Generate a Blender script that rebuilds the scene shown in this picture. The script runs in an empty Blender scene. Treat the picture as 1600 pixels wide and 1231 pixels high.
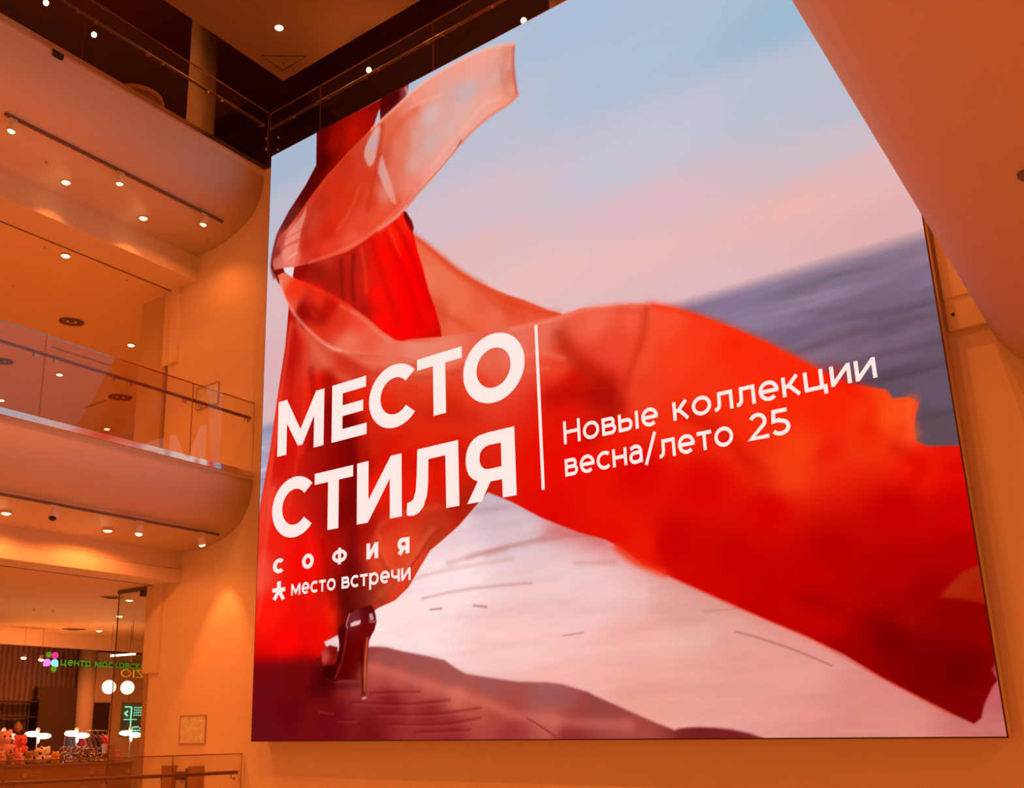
import bpy, bmesh, math, random
import numpy as np
from mathutils import Matrix, Vector

scene = bpy.context.scene
COL = scene.collection
PI = math.pi
random.seed(7)

# ------------------------------------------------------------------ camera
# x runs along the screen wall, y into that wall, z up; metres; z = 0 is the lower edge of the screen
FLOOR = -1.35
cam_data = bpy.data.cameras.new('camera')
cam = bpy.data.objects.new('camera', cam_data)
COL.objects.link(cam)
YAW, PITCH, ROLL = -0.6715, 0.2679, -0.0117
fwd = Vector((math.sin(YAW)*math.cos(PITCH), math.cos(YAW)*math.cos(PITCH), math.sin(PITCH)))
right = Vector((math.cos(YAW), -math.sin(YAW), 0))
up = right.cross(fwd)
r2 = right*math.cos(ROLL) + up*math.sin(ROLL)
u2 = -right*math.sin(ROLL) + up*math.cos(ROLL)
mw = Matrix((r2, u2, -fwd)).transposed().to_4x4()
mw.translation = Vector((10.978, -9.782, 0.0925))
cam.matrix_world = mw
cam_data.sensor_fit = 'HORIZONTAL'
cam_data.sensor_width = 36.0
cam_data.lens = 1521.05/1600*36.0
cam_data.shift_x = (800-661.6)/1600
cam_data.shift_y = (725.9-615.5)/1600
cam_data.clip_start = 0.05
cam_data.clip_end = 200
scene.camera = cam

# ------------------------------------------------------------------ exposure, surrounding glow of the mall
scene.view_settings.view_transform = 'Standard'
scene.view_settings.look = 'None'
scene.view_settings.exposure = 0.0
scene.view_settings.gamma = 1.0
scene.view_settings.use_curve_mapping = False
WARM = (1.0, 0.245, 0.047)
world = bpy.data.worlds.new('mall_glow')
scene.world = world
world.use_nodes = True
bg = world.node_tree.nodes['Background']
bg.inputs[0].default_value = WARM + (1,)
bg.inputs[1].default_value = 0.66

def lamp(kind, name, loc, power, parent=None, color=WARM, size=0.05, angle=2.0, blend=0.6, aim=None):
    d = bpy.data.lights.new(name, kind)
    d.energy = power
    d.color = color
    if kind == 'SPOT':
        d.spot_size = angle; d.spot_blend = blend; d.shadow_soft_size = size
    elif kind == 'POINT':
        d.shadow_soft_size = size
    o = bpy.data.objects.new(name, d)
    COL.objects.link(o)
    if parent is not None:
        o.parent = parent
    o.location = loc
    if aim is not None:
        o.rotation_euler = (Vector(aim)-Vector(loc)).to_track_quat('-Z', 'Y').to_euler()
    return o

# ------------------------------------------------------------------ materials
def mat(name, col, rough=0.6, metal=0.0, noise=0.0, nscale=6.0, emit=None, estr=0.0, spec=0.5, bump=0.0):
    m = bpy.data.materials.new(name)
    m.use_nodes = True
    nt = m.node_tree
    b = nt.nodes['Principled BSDF']
    b.inputs['Base Color'].default_value = tuple(col) + (1,)
    b.inputs['Roughness'].default_value = rough
    b.inputs['Metallic'].default_value = metal
    b.inputs['Specular IOR Level'].default_value = spec
    if noise > 0 or bump > 0:
        tc = nt.nodes.new('ShaderNodeTexCoord')
        nz = nt.nodes.new('ShaderNodeTexNoise')
        nz.inputs['Scale'].default_value = nscale
        nz.inputs['Detail'].default_value = 4
        nt.links.new(tc.outputs['Object'], nz.inputs['Vector'])
        if noise > 0:
            mx = nt.nodes.new('ShaderNodeMix'); mx.data_type = 'RGBA'
            mx.inputs['A'].default_value = tuple(c*(1-noise) for c in col) + (1,)
            mx.inputs['B'].default_value = tuple(min(1, c*(1+noise)) for c in col) + (1,)
            nt.links.new(nz.outputs['Fac'], mx.inputs['Factor'])
            nt.links.new(mx.outputs['Result'], b.inputs['Base Color'])
        if bump > 0:
            bp = nt.nodes.new('ShaderNodeBump')
            bp.inputs['Strength'].default_value = bump
            nt.links.new(nz.outputs['Fac'], bp.inputs['Height'])
            nt.links.new(bp.outputs['Normal'], b.inputs['Normal'])
    if emit is not None:
        b.inputs['Emission Color'].default_value = tuple(emit) + (1,)
        b.inputs['Emission Strength'].default_value = estr
    return m

def glass_mat(name, tint, ior=1.5, extra=0.0, tex=False):
    m = bpy.data.materials.new(name)
    m.use_nodes = True
    nt = m.node_tree
    for n in list(nt.nodes):
        nt.nodes.remove(n)
    out = nt.nodes.new('ShaderNodeOutputMaterial')
    mix = nt.nodes.new('ShaderNodeMixShader')
    tr = nt.nodes.new('ShaderNodeBsdfTransparent'); tr.inputs[0].default_value = tuple(tint) + (1,)
    gl = nt.nodes.new('ShaderNodeBsdfGlossy'); gl.inputs['Roughness'].default_value = 0.0
    fr = nt.nodes.new('ShaderNodeFresnel'); fr.inputs[0].default_value = ior
    # both faces of the pane mirror together on its outer side; none inside the pane
    ad = nt.nodes.new('ShaderNodeMath'); ad.operation = 'MULTIPLY_ADD'; ad.inputs[1].default_value = 1.3; ad.inputs[2].default_value = extra
    ge = nt.nodes.new('ShaderNodeNewGeometry')
    inv = nt.nodes.new('ShaderNodeMath'); inv.operation = 'SUBTRACT'; inv.inputs[0].default_value = 1.0
    mu = nt.nodes.new('ShaderNodeMath'); mu.operation = 'MULTIPLY'; mu.use_clamp = True
    nt.links.new(fr.outputs[0], ad.inputs[0])
    nt.links.new(ge.outputs['Backfacing'], inv.inputs[1])
    nt.links.new(ad.outputs[0], mu.inputs[0]); nt.links.new(inv.outputs[0], mu.inputs[1])
    nt.links.new(mu.outputs[0], mix.inputs[0])
    nt.links.new(tr.outputs[0], mix.inputs[1]); nt.links.new(gl.outputs[0], mix.inputs[2])
    nt.links.new(mix.outputs[0], out.inputs[0])
    return m

M = {}
M['wall'] = mat('wall_paint', (.78, .635, .47), .75, noise=.03, nscale=3)
M['ceil'] = mat('ceiling_paint', (.80, .63, .42), .8, noise=.02, nscale=2)
M['fascia'] = mat('fascia_paint', (.75, .62, .49), .6, noise=.02, nscale=2)
M['roof'] = mat('dimmed_roof_paint', (.52, .36, .24), .8)  # colour darkened to stand in for the weaker light up there
M['floor'] = mat('floor_stone', (.74, .62, .46), .35, noise=.08, nscale=5)
M['dark'] = mat('unlit_panelling', (.085, .020, .012), .5, noise=.25, nscale=2)  # dark tone puts the unlit look of the top floor into the colour
M['darkwood'] = mat('dark_curtain', (.20, .11, .07), .8)
nt = M['darkwood'].node_tree
tc = nt.nodes.new('ShaderNodeTexCoord'); wv = nt.nodes.new('ShaderNodeTexWave'); wv.bands_direction = 'Y'
wv.inputs['Scale'].default_value = 2.2; wv.inputs['Distortion'].default_value = 2.5; wv.inputs['Detail'].default_value = 3
mx = nt.nodes.new('ShaderNodeMix'); mx.data_type = 'RGBA'
mx.inputs['A'].default_value = (.13, .07, .045, 1); mx.inputs['B'].default_value = (.27, .15, .095, 1)
nt.links.new(tc.outputs['Object'], wv.inputs['Vector']); nt.links.new(wv.outputs['Fac'], mx.inputs['Factor'])
nt.links.new(mx.outputs['Result'], nt.nodes['Principled BSDF'].inputs['Base Color'])
M['steel'] = mat('brushed_steel', (.74, .68, .62), .13, metal=1.0)
M['rail'] = mat('handrail_wood', (.20, .085, .05), .35)
M['cap'] = mat('cap_metal', (.42, .27, .22), .12, metal=1.0)
M['bracket'] = mat('bracket_steel', (.5, .4, .34), .3, metal=1.0)
M['edge'] = mat('glass_edge', (.26, .12, .07), .15, spec=.6)
M['glass'] = glass_mat('clear_glass', (.93, .92, .88), 1.5, .01)
M['shopglass'] = glass_mat('shop_glass', (.93, .92, .84), 1.45, .01)
M['white'] = mat('white_enamel', (.75, .68, .6), .4)
M['track'] = mat('track_aluminium', (.16, .11, .10), .5)
M['black'] = mat('black_plastic', (.012, .008, .008), .5)
M['grille'] = mat('grille_metal', (.50, .36, .22), .5)
M['lens'] = mat('lamp_lens', (1, .8, .5), .4, emit=(1, .62, .26), estr=9)
M['globe'] = mat('globe_glass', (1, .9, .7), .4, emit=(1, .74, .42), estr=4)
M['hot'] = mat('lamp_diode', (1, .9, .8), .4, emit=(1, .78, .5), estr=8)
M['wood'] = mat('orange_wood', (.34, .17, .07), .45, noise=.2, nscale=9)
M['cabinet'] = mat('cabinet_metal', (.80, .60, .38), .5)
M['bezel'] = mat('dark_bezel', (.06, .012, .012), .4)
M['door'] = mat('dark_door', (.03, .012, .008), .5)
M['shopwall'] = mat('shop_wall', (.58, .44, .34), .8)
M['plaque'] = mat('plaque_print', (.80, .82, .55), .5, noise=.45, nscale=16)
M['seam'] = mat('plaque_frame', (.42, .30, .18), .5)

# ------------------------------------------------------------------ mesh helpers
class MB:
    """collects shapes and links them as ONE mesh object"""
    def __init__(self):
        self.bm = bmesh.new()
    def face_mat(self, faces, mi):
        for f in faces:
            f.material_index = mi
    def box(self, x0, x1, y0, y1, z0, z1, mi=0):
        v = [self.bm.verts.new(c) for c in ((x0,y0,z0),(x1,y0,z0),(x1,y1,z0),(x0,y1,z0),(x0,y0,z1),(x1,y0,z1),(x1,y1,z1),(x0,y1,z1))]
        fs = [self.bm.faces.new([v[i] for i in q]) for q in ((3,2,1,0),(4,5,6,7),(0,1,5,4),(1,2,6,5),(2,3,7,6),(3,0,4,7))]
        self.face_mat(fs, mi)
        return fs
    def ring(self, c, r, axis, n, ry=None):
        ry = r if ry is None else ry
        a = Vector(axis).normalized()
        u = a.orthogonal().normalized() if abs(a.z) < .99 else Vector((1,0,0))
        w = a.cross(u)
        return [self.bm.verts.new(Vector(c) + u*(r*math.cos(2*PI*i/n)) + w*(ry*math.sin(2*PI*i/n))) for i in range(n)]
    def bridge(self, A, B, mi=0, smooth=True):
        n = len(A)
        for i in range(n):
            f = self.bm.faces.new((A[i], A[(i+1) % n], B[(i+1) % n], B[i])); f.material_index = mi; f.smooth = smooth
    def tube(self, pts, r, n=10, mi=0, caps=True):
        pts = [Vector(p) for p in pts]
        rr = r if isinstance(r, (list, tuple)) else [r]*len(pts)
        prev = None; first = None
        for i, p in enumerate(pts):
            d = (pts[min(i+1, len(pts)-1)] - pts[max(i-1, 0)]).normalized()
            a = d
            ref = Vector((0,0,1)) if abs(a.z) < .9 else Vector((1,0,0))
            u = a.cross(ref).normalized(); w = a.cross(u)
            ring = [self.bm.verts.new(p + u*(rr[i]*math.cos(2*PI*k/n)) + w*(rr[i]*math.sin(2*PI*k/n))) for k in range(n)]
            if prev: self.bridge(prev, ring, mi)
            else: first = ring
            prev = ring
        if caps:
            self.bm.faces.new(first[::-1]).material_index = mi
            self.bm.faces.new(prev).material_index = mi
    def lathe(self, c, axis, prof, n=24, mi=0, cap0=True, cap1=True):
        """prof: (distance along axis, radius)"""
        a = Vector(axis).normalized(); prev = None; first = None
        for t, r in prof:
            ring = self.ring(Vector(c)+a*t, max(r, 1e-4), a, n)
            if prev: self.bridge(prev, ring, mi)
            else: first = ring
            prev = ring
        if cap0: self.bm.faces.new(first[::-1]).material_index = mi
        if cap1: self.bm.faces.new(prev).material_index = mi
    def ball(self, c, r, rx=1, ry=1, rz=1, n=14, mi=0):
        res = bmesh.ops.create_uvsphere(self.bm, u_segments=n, v_segments=max(6, n*2//3), radius=r)
        for v in res['verts']:
            v.co = Vector((v.co.x*rx, v.co.y*ry, v.co.z*rz)) + Vector(c)
            for f in v.link_faces:
                f.smooth = True; f.material_index = mi
    def torus(self, c, axis, R, r, n=32, k=8, mi=0, ell=1.0):
        a = Vector(axis).normalized()
        u = a.orthogonal().normalized(); w = a.cross(u)
        rings = []
        for i in range(n):
            t = 2*PI*i/n
            d = u*math.cos(t)+w*math.sin(t)*ell
            ctr = Vector(c)+d*R
            dn = d.normalized()
            rings.append([self.bm.verts.new(ctr + dn*(r*math.cos(2*PI*j/k)) + a*(r*math.sin(2*PI*j/k))) for j in range(k)])
        for i in range(n):
            self.bridge(rings[i], rings[(i+1) % n], mi)
    def prism(self, poly, y0, y1, axis='y', mi=0, smooth=False):
        """poly of (x,z) extruded along y, or (x,y) along z, or (y,z) along x"""
        def P(a, b, t):
            return (a, t, b) if axis == 'y' else ((a, b, t) if axis == 'z' else (t, a, b))
        A = [self.bm.verts.new(P(a, b, y0)) for a, b in poly]
        B = [self.bm.verts.new(P(a, b, y1)) for a, b in poly]
        self.bridge(A, B, mi, smooth)
        for loop in (A[::-1], B):
            self.bm.faces.new(loop).material_index = mi
    def build(self, name, mats, parent=None, loc=None, bevel=0.0):
        bmesh.ops.recalc_face_normals(self.bm, faces=self.bm.faces)
        me = bpy.data.meshes.new(name)
        if loc is not None:
            bmesh.ops.translate(self.bm, vec=-Vector(loc), verts=self.bm.verts)
        self.bm.to_mesh(me); self.bm.free()
        for m in (mats if isinstance(mats, (list, tuple)) else [mats]):
            me.materials.append(m)
        o = bpy.data.objects.new(name, me)
        COL.objects.link(o)
        if loc is not None:
            o.location = loc
        if parent is not None:
            o.parent = parent
            pl = Vector(parent['origin']) if 'origin' in parent else Vector((0,0,0))
            if loc is None:
                me.transform(Matrix.Translation(-pl)); o['origin'] = tuple(pl)
            else:
                o.location = Vector(loc)-pl
        if bevel > 0:
            b = o.modifiers.new('bevel', 'BEVEL'); b.width = bevel; b.segments = 2; b.limit_method = 'ANGLE'
        return o

def tag(o, label, cat, group=None, kind=None):
    o['label'] = label; o['category'] = cat
    if group: o['group'] = group
    if kind: o['kind'] = kind
    return o

def thing(name, loc, label, cat, group=None):
    """an Empty at the thing's base; parts are built in world coordinates and parented to it"""
    o = bpy.data.objects.new(name, None)
    o.empty_display_size = .1
    COL.objects.link(o)
    o.location = loc
    o['origin'] = tuple(loc)
    return tag(o, label, cat, group)

def struct(mb, name, m, bevel=0.0):
    o = mb.build(name, m, bevel=bevel)
    o['kind'] = 'structure'
    return o

def one_box(name, m, dims, parent=None, bevel=0.0):
    mb = MB(); mb.box(*dims)
    return mb.build(name, m, parent, bevel=bevel)

def sbox(name, m, dims):
    mb = MB(); mb.box(*dims)
    return struct(mb, name, m)

def dup(root, loc, label, group=None):
    """a copy of a thing together with its parts and sub-parts"""
    def rec(o, par):
        c = o.copy(); COL.objects.link(c)
        if par is not None: c.parent = par
        for ch in list(o.children):
            rec(ch, c)
        return c
    r = rec(root, None)
    r.location = loc; r['label'] = label
    if group: r['group'] = group
    return r

def stroke_strip(pts, w, closed=False):
    """flat band of width w along a polyline, mitred at the corners"""
    P = [Vector((a, b)) for a, b in pts]; n = len(P); vs = []; fs = []
    for i in range(n):
        if closed: a, b = P[i-1], P[(i+1) % n]
        else: a, b = P[max(i-1, 0)], P[min(i+1, n-1)]
        d1 = (P[i]-a) if (closed or i > 0) else (b-P[i]); d2 = (b-P[i]) if (closed or i < n-1) else d1
        d1 = d1.normalized(); d2 = d2.normalized()
        m = Vector((-(d1+d2).y, (d1+d2).x))
        m = m.normalized() if m.length > 1e-6 else Vector((-d1.y, d1.x))
        c = max(.45, m.dot(Vector((-d1.y, d1.x))))
        vs += [tuple(P[i]+m*(w/2/c)), tuple(P[i]-m*(w/2/c))]
    for i in range(n if closed else n-1):
        j = (i+1) % n
        fs.append((2*i, 2*i+1, 2*j+1, 2*j))
    return vs, fs
def arc_pts(cx, cy, rx, ry, d0, d1, n=28):
    return [(cx+rx*math.cos(math.radians(d0+(d1-d0)*i/n)), cy+ry*math.sin(math.radians(d0+(d1-d0)*i/n))) for i in range(n+1)]
def glyph(ch, w):
    """strokes of a geometric letter, x-height 1 for small letters and 1.34 for capitals -> (advance, [(points, closed)])"""
    h = w/2; C = 1.34; U = 1-h
    def ring(cx, cy, rx, ry): return (arc_pts(cx, cy, rx, ry, 0, 360, 40)[:-1], True)
    def L(*p): return (list(p), False)
    def bowl(x0, xa, y0, y1): # open bowl to the right between two heights
        r = (y1-y0)/2
        return ([(x0, y1)] + arc_pts(xa, (y0+y1)/2, r, r, 90, -90, 18) + [(x0, y0)], False)
    if ch == 'о': return 1.16, [ring(.58, .5, .58-h, .52-h)]
    if ch == 'с': return .98, [(arc_pts(.58, .5, .58-h, .52-h, 48, 312), False)]
    if ch == 'е': return 1.10, [([(.08, .49)] + [(1.10-h, .49)] + arc_pts(.56, .5, .55-h, .52-h, 4, 312, 36), False)]
    if ch == 'Н': return 1.22, [L((h, 0), (h, C)), L((1.22-h, 0), (1.22-h, C)), L((h, C*.51), (1.22-h, C*.51))]
    if ch == 'н': return 1.02, [L((h, 0), (h, 1)), L((1.02-h, 0), (1.02-h, 1)), L((h, .51), (1.02-h, .51))]
    if ch == 'в': return .95, [L((h, 0), (h, 1)), bowl(h, .62, .53, U), bowl(h, .66, h, .53)]
    if ch == 'ы': return 1.36, [L((h, 0), (h, 1)), bowl(h, .60, h, .62), L((1.36-h, 0), (1.36-h, 1))]
    if ch == 'к': return .98, [L((h, 0), (h, 1)), L((h, .50), (.34, .50)), L((.30, .46), (.84, 1.0)), L((.34, .58), (.90, 0))]
    if ch == 'л': return 1.08, [([(0, h)] + arc_pts(.06, .34, .22, .34-h, -90, 0, 10) + [(.30, U), (1.08-h, U), (1.08-h, 0)], False)]
    if ch == 'ц': return 1.18, [L((h, 1), (h, h), (1.18, h), ), L((1.02-h, 1), (1.02-h, h)), L((1.18-h*.9, w), (1.18-h*.9, -.26))]
    if ch == 'и': return 1.05, [L((h, 0), (h, 1)), L((1.05-h, 0), (1.05-h, 1)), L((h, .06), (1.05-h, .94))]
    if ch == 'т': return .92, [L((0, U), (.92, U)), L((.46, 0), (.46, U))]
    if ch == 'г': return .72, [L((h, 0), (h, U), (.72, U))]
    if ch == 'а': return .92, [([(.10, .82)] + arc_pts(.46, .62, .46-h, .40-h, 130, 0, 16) + [(.92-h, 0)], False), ([(.92-h, .57), (.40, .57)] + arc_pts(.38, .32, .38-h, .25+.0, 90, 270, 14)[0:] + [(.55, .07+h*.0)] + arc_pts(.52, .36, .40-h, .29, -80, -10, 8), False)]
    if ch == 'м': return 1.30, [L((h, 0), (h, 1)), L((1.30-h, 0), (1.30-h, 1)), L((h, .95), (.65, .22), (1.30-h, .95))]
    if ch == 'р': return 1.12, [L((h, -.38), (h, 1)), ring(.57, .5, .55-h, .52-h)]
    if ch == 'ч': return .98, [L((.98-h, 0), (.98-h, 1)), ([(h, 1), (h, .68)] + arc_pts(.46, .66, .46-h, .28, 180, 270, 10) + [(.98-h, .38)], False)]
    if ch == '/': return .80, [L((.03, -.20), (.77, 1.50))]
    if ch == '2': return 1.06, [(arc_pts(.52, C-.44+h*.2, .48-h, .44-h, 155, -38, 22) + [(.10, h), (1.06, h)], False)]
    if ch == '5': return 1.04, [([(.92, C-h), (.22, C-h), (.17, .76)] + [(.45, .79)] + arc_pts(.50, .42, .52-h, .42-h, 88, -150, 24), False)]
    if ch == 'С': return .98, [(arc_pts(.58, .67, .58-h, .67-h, 46, 314), False)]
    if ch == 'О': return 1.20, [ring(.60, .67, .60-h, .67-h)]
    if ch == 'Ф': return 1.44, [L((.72, -.04), (.72, C+.04)), ring(.72, .67, .72-h, .56-h)]
    if ch == 'И': return 1.14, [L((h, 0), (h, C)), L((1.14-h, 0), (1.14-h, C)), L((h, .10), (1.14-h, C-.10))]
    if ch == 'Я': return 1.08, [L((1.08-h, 0), (1.08-h, C)), ([(1.08-h, C-h)] + arc_pts(.44, (C-h+.50)/2, .44-h, (C-h-.50)/2, 90, 270, 16) + [(1.08-h, .50)], False), L((.50, .50), (.16, 0))]
    if ch == 'Z': return 1.14, [L((.02, C-h), (1.06, C-h), (.06, h), (1.12, h))]
    if ch == 'I': return w, [L((h, 0), (h, C))]
    if ch == 'O': return 1.5, [ring(.75, .67, .75-h, .67-h)]
    return .5, []
def stroke_text(word, x0, x1, base, unit, w, gap=.17):
    """the word spread over x0..x1; unit is the x-height"""
    x = 0; out = []
    for ch in word:
        adv, st = glyph(ch, w)
        out.append((x, st)); x += adv+gap
    W = x-gap; sx = (x1-x0)/W
    V = []; F = []
    for ox, st in out:
        for pts, closed in st:
            vs, fs = stroke_strip(pts, w, closed)
            n0 = len(V)
            V += [(x0+(ox+a)*sx, base+b*unit) for a, b in vs]
            F += [tuple(i+n0 for i in f) for f in fs]
    return V, F

def add_text(mb, tm, place, mi=0):
    vs, fs = tm
    V = [mb.bm.verts.new(place(a, b)) for a, b in vs]
    for f in fs:
        try:
            mb.bm.faces.new([V[i] for i in f]).material_index = mi
        except ValueError:
            pass

def flat_poly(mb, loops, place, mi=0):
    """filled outline with optional holes in 2D -> triangulated flat shape"""
    from mathutils.geometry import tessellate_polygon
    allp = [p for lp in loops for p in lp]
    tris = tessellate_polygon([[Vector((a, b, 0)) for a, b in lp] for lp in loops])
    V = [mb.bm.verts.new(place(a, b)) for a, b in allp]
    for t in tris:
        try:
            mb.bm.faces.new([V[i] for i in t]).material_index = mi
        except ValueError:
            pass

# ------------------------------------------------------------------ the building
STOREY = 5.47
YN, YW = -13.0, 0.30           # near end of the galleries, face of the screen wall
# screen wall, with the wider upper part of it right of the screen
sbox('wall_back', M['wall'], (-2.93, 16, YW, YW+.3, -7.0, 9.57))
mb = MB(); mb.box(9.52, 10.4, YW-.055, YW, 3.77, 4.25)
struct(mb, 'trim_1', M['wall'], bevel=.01)
mb = MB(); mb.box(9.52, 9.86, YW-.07, YW-.002, 4.10, 9.0)
struct(mb, 'trim_2', M['wall'], bevel=.01)
sbox('floor', M['floor'], (-14, -.46, YN, 9, FLOOR-.3, FLOOR))
sbox('floor_void', M['floor'], (-.5, 10, YN-4, YW, -7.2, -7.0))
sbox('floor_right', M['floor'], (9.95, 17, YN-4, YW, FLOOR-.3, FLOOR))
sbox('floor_middle', M['floor'], (-14, -2.3, YN, 9, 3.85, 4.03))

def gallery(name, dz, ztop):
    P = [(-.52, ztop), (-.52, 4.0+dz), (-.523, 3.88+dz), (-.55, 3.73+dz), (-.59, 3.60+dz), (-.645, 3.50+dz), (-.70, 3.42+dz), (-.785, 3.335+dz), (-.89, 3.265+dz), (-1.01, 3.21+dz),
         (-1.14, 3.15+dz), (-1.28, 3.11+dz), (-1.45, 3.07+dz), (-1.65, 3.045+dz), (-1.9, 3.035+dz), (-2.25, 3.03+dz), (-2.25, 2.755+dz), (-2.205, 2.735+dz), (-2.20, 2.54+dz), (-2.21, 2.53+dz), (-2.93, 2.56+dz), (-2.93, 2.61+dz), (-3.0, 2.61+dz), (-3.0, ztop)]
    mb = MB(); mb.prism(P, YN, YW)
    for i, f in enumerate(mb.bm.faces):
        f.smooth = 1 <= i <= 14
    o = struct(mb, name, M['fascia'])
    return o
gallery('ceiling_lower', 0.0, 4.026)
gallery('ceiling_middle', STOREY, 9.57)
sbox('ceiling_lower_shop', M['ceil'], (-14, -3.0, YN, 9, 2.6, 3.84))
sbox('ceiling_middle_shop', M['ceil'], (-14, -3.0, YN, 9, 2.6+STOREY+.03, 9.57))
# floor behind the screen on the top level
sbox('floor_upper', M['floor'], (-3.0, 16, YW+.3, 9, 8.6, 9.57))
# mirrored gallery overhead on the right
P = [(9.83, 4.03), (9.83, 4.0), (9.833, 3.88), (9.86, 3.73), (9.90, 3.60), (9.955, 3.50), (10.01, 3.42), (10.095, 3.335), (10.20, 3.265), (10.32, 3.21), (10.45, 3.15), (10.59, 3.11), (10.76, 3.07), (10.96, 3.045), (11.2, 3.035), (11.6, 3.03), (17, 3.03), (17, 4.03)]
mb = MB(); mb.prism(P, YN-4, YW, smooth=True)
o = struct(mb, 'ceiling_right', M['fascia'])
# the slab above it closes the storey
# roof over the void, dark recess round it
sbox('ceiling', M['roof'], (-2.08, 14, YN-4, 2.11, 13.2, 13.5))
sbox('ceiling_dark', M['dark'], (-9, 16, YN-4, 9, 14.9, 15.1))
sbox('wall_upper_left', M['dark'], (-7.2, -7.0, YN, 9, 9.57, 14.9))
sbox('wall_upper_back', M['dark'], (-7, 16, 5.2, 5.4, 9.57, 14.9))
# shop spaces
sbox('wall_left', M['shopwall'], (-14.2, -14, YN, 9, FLOOR, 9.6))
sbox('wall_shop_back', M['wall'], (-14, -2.9, 9, 9.2, FLOOR, 9.6))
sbox('wall_middle_shop', mat('tan_paint', (.66, .50, .34), .8), (-3.98, -2.93, YW+.10, YW+.3, 4.03, 2.6+STOREY+.03))
sbox('wall_shop_right', M['wall'], (-2.93, -2.8, YW+.3, 9, FLOOR, 8.6))
# roller-shutter boxes at the two jambs
for k, dz in ((3, 0), (4, STOREY)):
    mb = MB()
    mb.box(-3.09, -2.87, YW-.03, YW+.12, 1.08+dz, 2.555+dz)
    mb.box(-2.87, -2.64, YW-.07, YW+.02, 1.08+dz, 2.555+dz)
    struct(mb, 'trim_%d' % k, M['wall'], bevel=.008)
mb = MB(); mb.box(-2.99, -2.93, YW-.05, YW+.04, FLOOR, 1.08); struct(mb, 'trim_5', M['seam'])
mb = MB(); mb.box(-2.99, -2.95, YW-.05, YW+.04, 4.03, 1.08+STOREY); struct(mb, 'trim_6', M['seam'])
# sliding-door tracks in the ceilings
for k, dz in ((7, 0), (8, STOREY)):
    mb = MB(); mb.box(-2.965, -2.925, YN, YW-.01, 2.555+dz, 2.60+dz); struct(mb, 'trim_%d' % k, M['track'])

# columns on the top level
def column(x, y):
    mb = MB()
    mb.lathe((x, y, 9.57), (0,0,1), [(0, .31), (.12, .31), (.121, .285), (5.3, .285)], n=40)
    o = struct(mb, 'column', M['wall'])
    return o
column(-3.38, 1.05)
column(4.25, 2.75)
# ------------------------------------------------------------------ glass railings
def railing(label, zch, z0, ztop, zrail, joints, x=None, y=None, brackets=(), studs=(), end=None, name='glass_railing'):
    """runs along y at x (or along x at y); joints: positions of the panel edges"""
    along_y = x is not None
    a0, a1 = joints[0], joints[-1]
    root = thing(name, (x, a1, zch) if along_y else (a0, y, zch), label, 'railing', 'glass railings along the gallery edges')
    sgn = -1 if along_y else 1          # handrail side
    c = x if along_y else y
    def bx(mb, a, b, p, q, lo, hi, mi=0):
        if along_y: return mb.box(p, q, a, b, lo, hi, mi)
        return mb.box(a, b, p, q, lo, hi, mi)
    mb = MB(); bx(mb, a0, a1, c-.03, c+.03, zch, z0)
    mb.build('base_channel', M['steel'], root)
    for a, b in zip(joints[:-1], joints[1:]):
        mb = MB()
        fs = bx(mb, a+.006, b-.006, c-.006, c+.006, z0-.005, ztop)
        for f in fs:
            n = f.normal if f.normal.length else None
            f.normal_update()
            ax = abs(f.normal.x) if along_y else abs(f.normal.y)
            if ax < .5: f.material_index = 1
        mb.build('glass_panel', [M['glass'], M['edge']], root)
    mb = MB(); bx(mb, a0, a1, c-.009, c+.009, ztop-.002, ztop+.014)
    mb.build('top_cap', M['cap'], root)
    mb = MB()
    rc = c+sgn*.08
    pts = [(rc, a0, zrail), (rc, a1-.02, zrail)] if along_y else [(a0-.08, rc, zrail), (a1, rc, zrail)]
    mb.tube(pts, .027, 14)
    mb.build('handrail', M['rail'], root)
    for b in brackets:
        mb = MB()
        if along_y:
            mb.tube([(rc, b, zrail-.02), (rc, b, zrail-.07), (c-.006, b, zrail-.085)], .007, 8)
            mb.lathe((c-.026, b, zrail-.085), (1, 0, 0), [(0, .02), (.022, .024)], 14)
            mb.tube([(rc-.03, b, zrail-.075), (rc+.02, b, zrail-.075)], .006, 6)
        else:
            mb.tube([(b, rc, zrail-.02), (b, rc, zrail-.07), (b, c+.006, zrail-.085)], .007, 8)
            mb.lathe((b, c+.004, zrail-.085), (0, 1, 0), [(0, .024), (.022, .02)], 14)
        mb.build('bracket', M['bracket'], root)
    for s in studs:
        mb = MB()
        mb.lathe(s, (1, 0, 0) if along_y else (0, -1, 0), [(0, .022), (.02, .022), (.028, .012)], 14)
        mb.build('glass_clamp', M['steel'], root)
    return root

JY = [-12.0 + .004, -10.76, -8.31, -5.87, -3.425, -.975, .272]
def bpairs(js):
    out = []
    for j in js[1:-1]:
        out += [j-.12, j+.18]
    mids = []
    for a, b in zip(js[1:-1], js[2:]):
        if b-a > 2: mids += [a+1.12, a+1.40]
    return sorted(out+mids+[js[-1]-.13])
railing('glass railing with dark handrail on the middle gallery, red lettering mirrored in it', 4.03, 4.12, 5.27, 5.04, JY, x=-.5, brackets=bpairs(JY))
railing('glass railing with round handrail at the bottom left, in front of the plush toys', -1.43, -1.345, -.193, -.45, JY, x=-.5, brackets=bpairs(JY))
JT = [-12.9, -10.61, -8.18, -5.74, -3.30, -.87, .352]
railing('glass railing on the top floor running over the left gallery, white column behind it', 9.57, 9.657, 10.765, 10.53, JT, x=-.5, brackets=bpairs(JT),
        studs=[(-.49, .30, 10.21), (-.49, .30, 10.0)])
JX = [-.5, .75, 3.18, 5.61, 8.04, 10.4]
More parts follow.
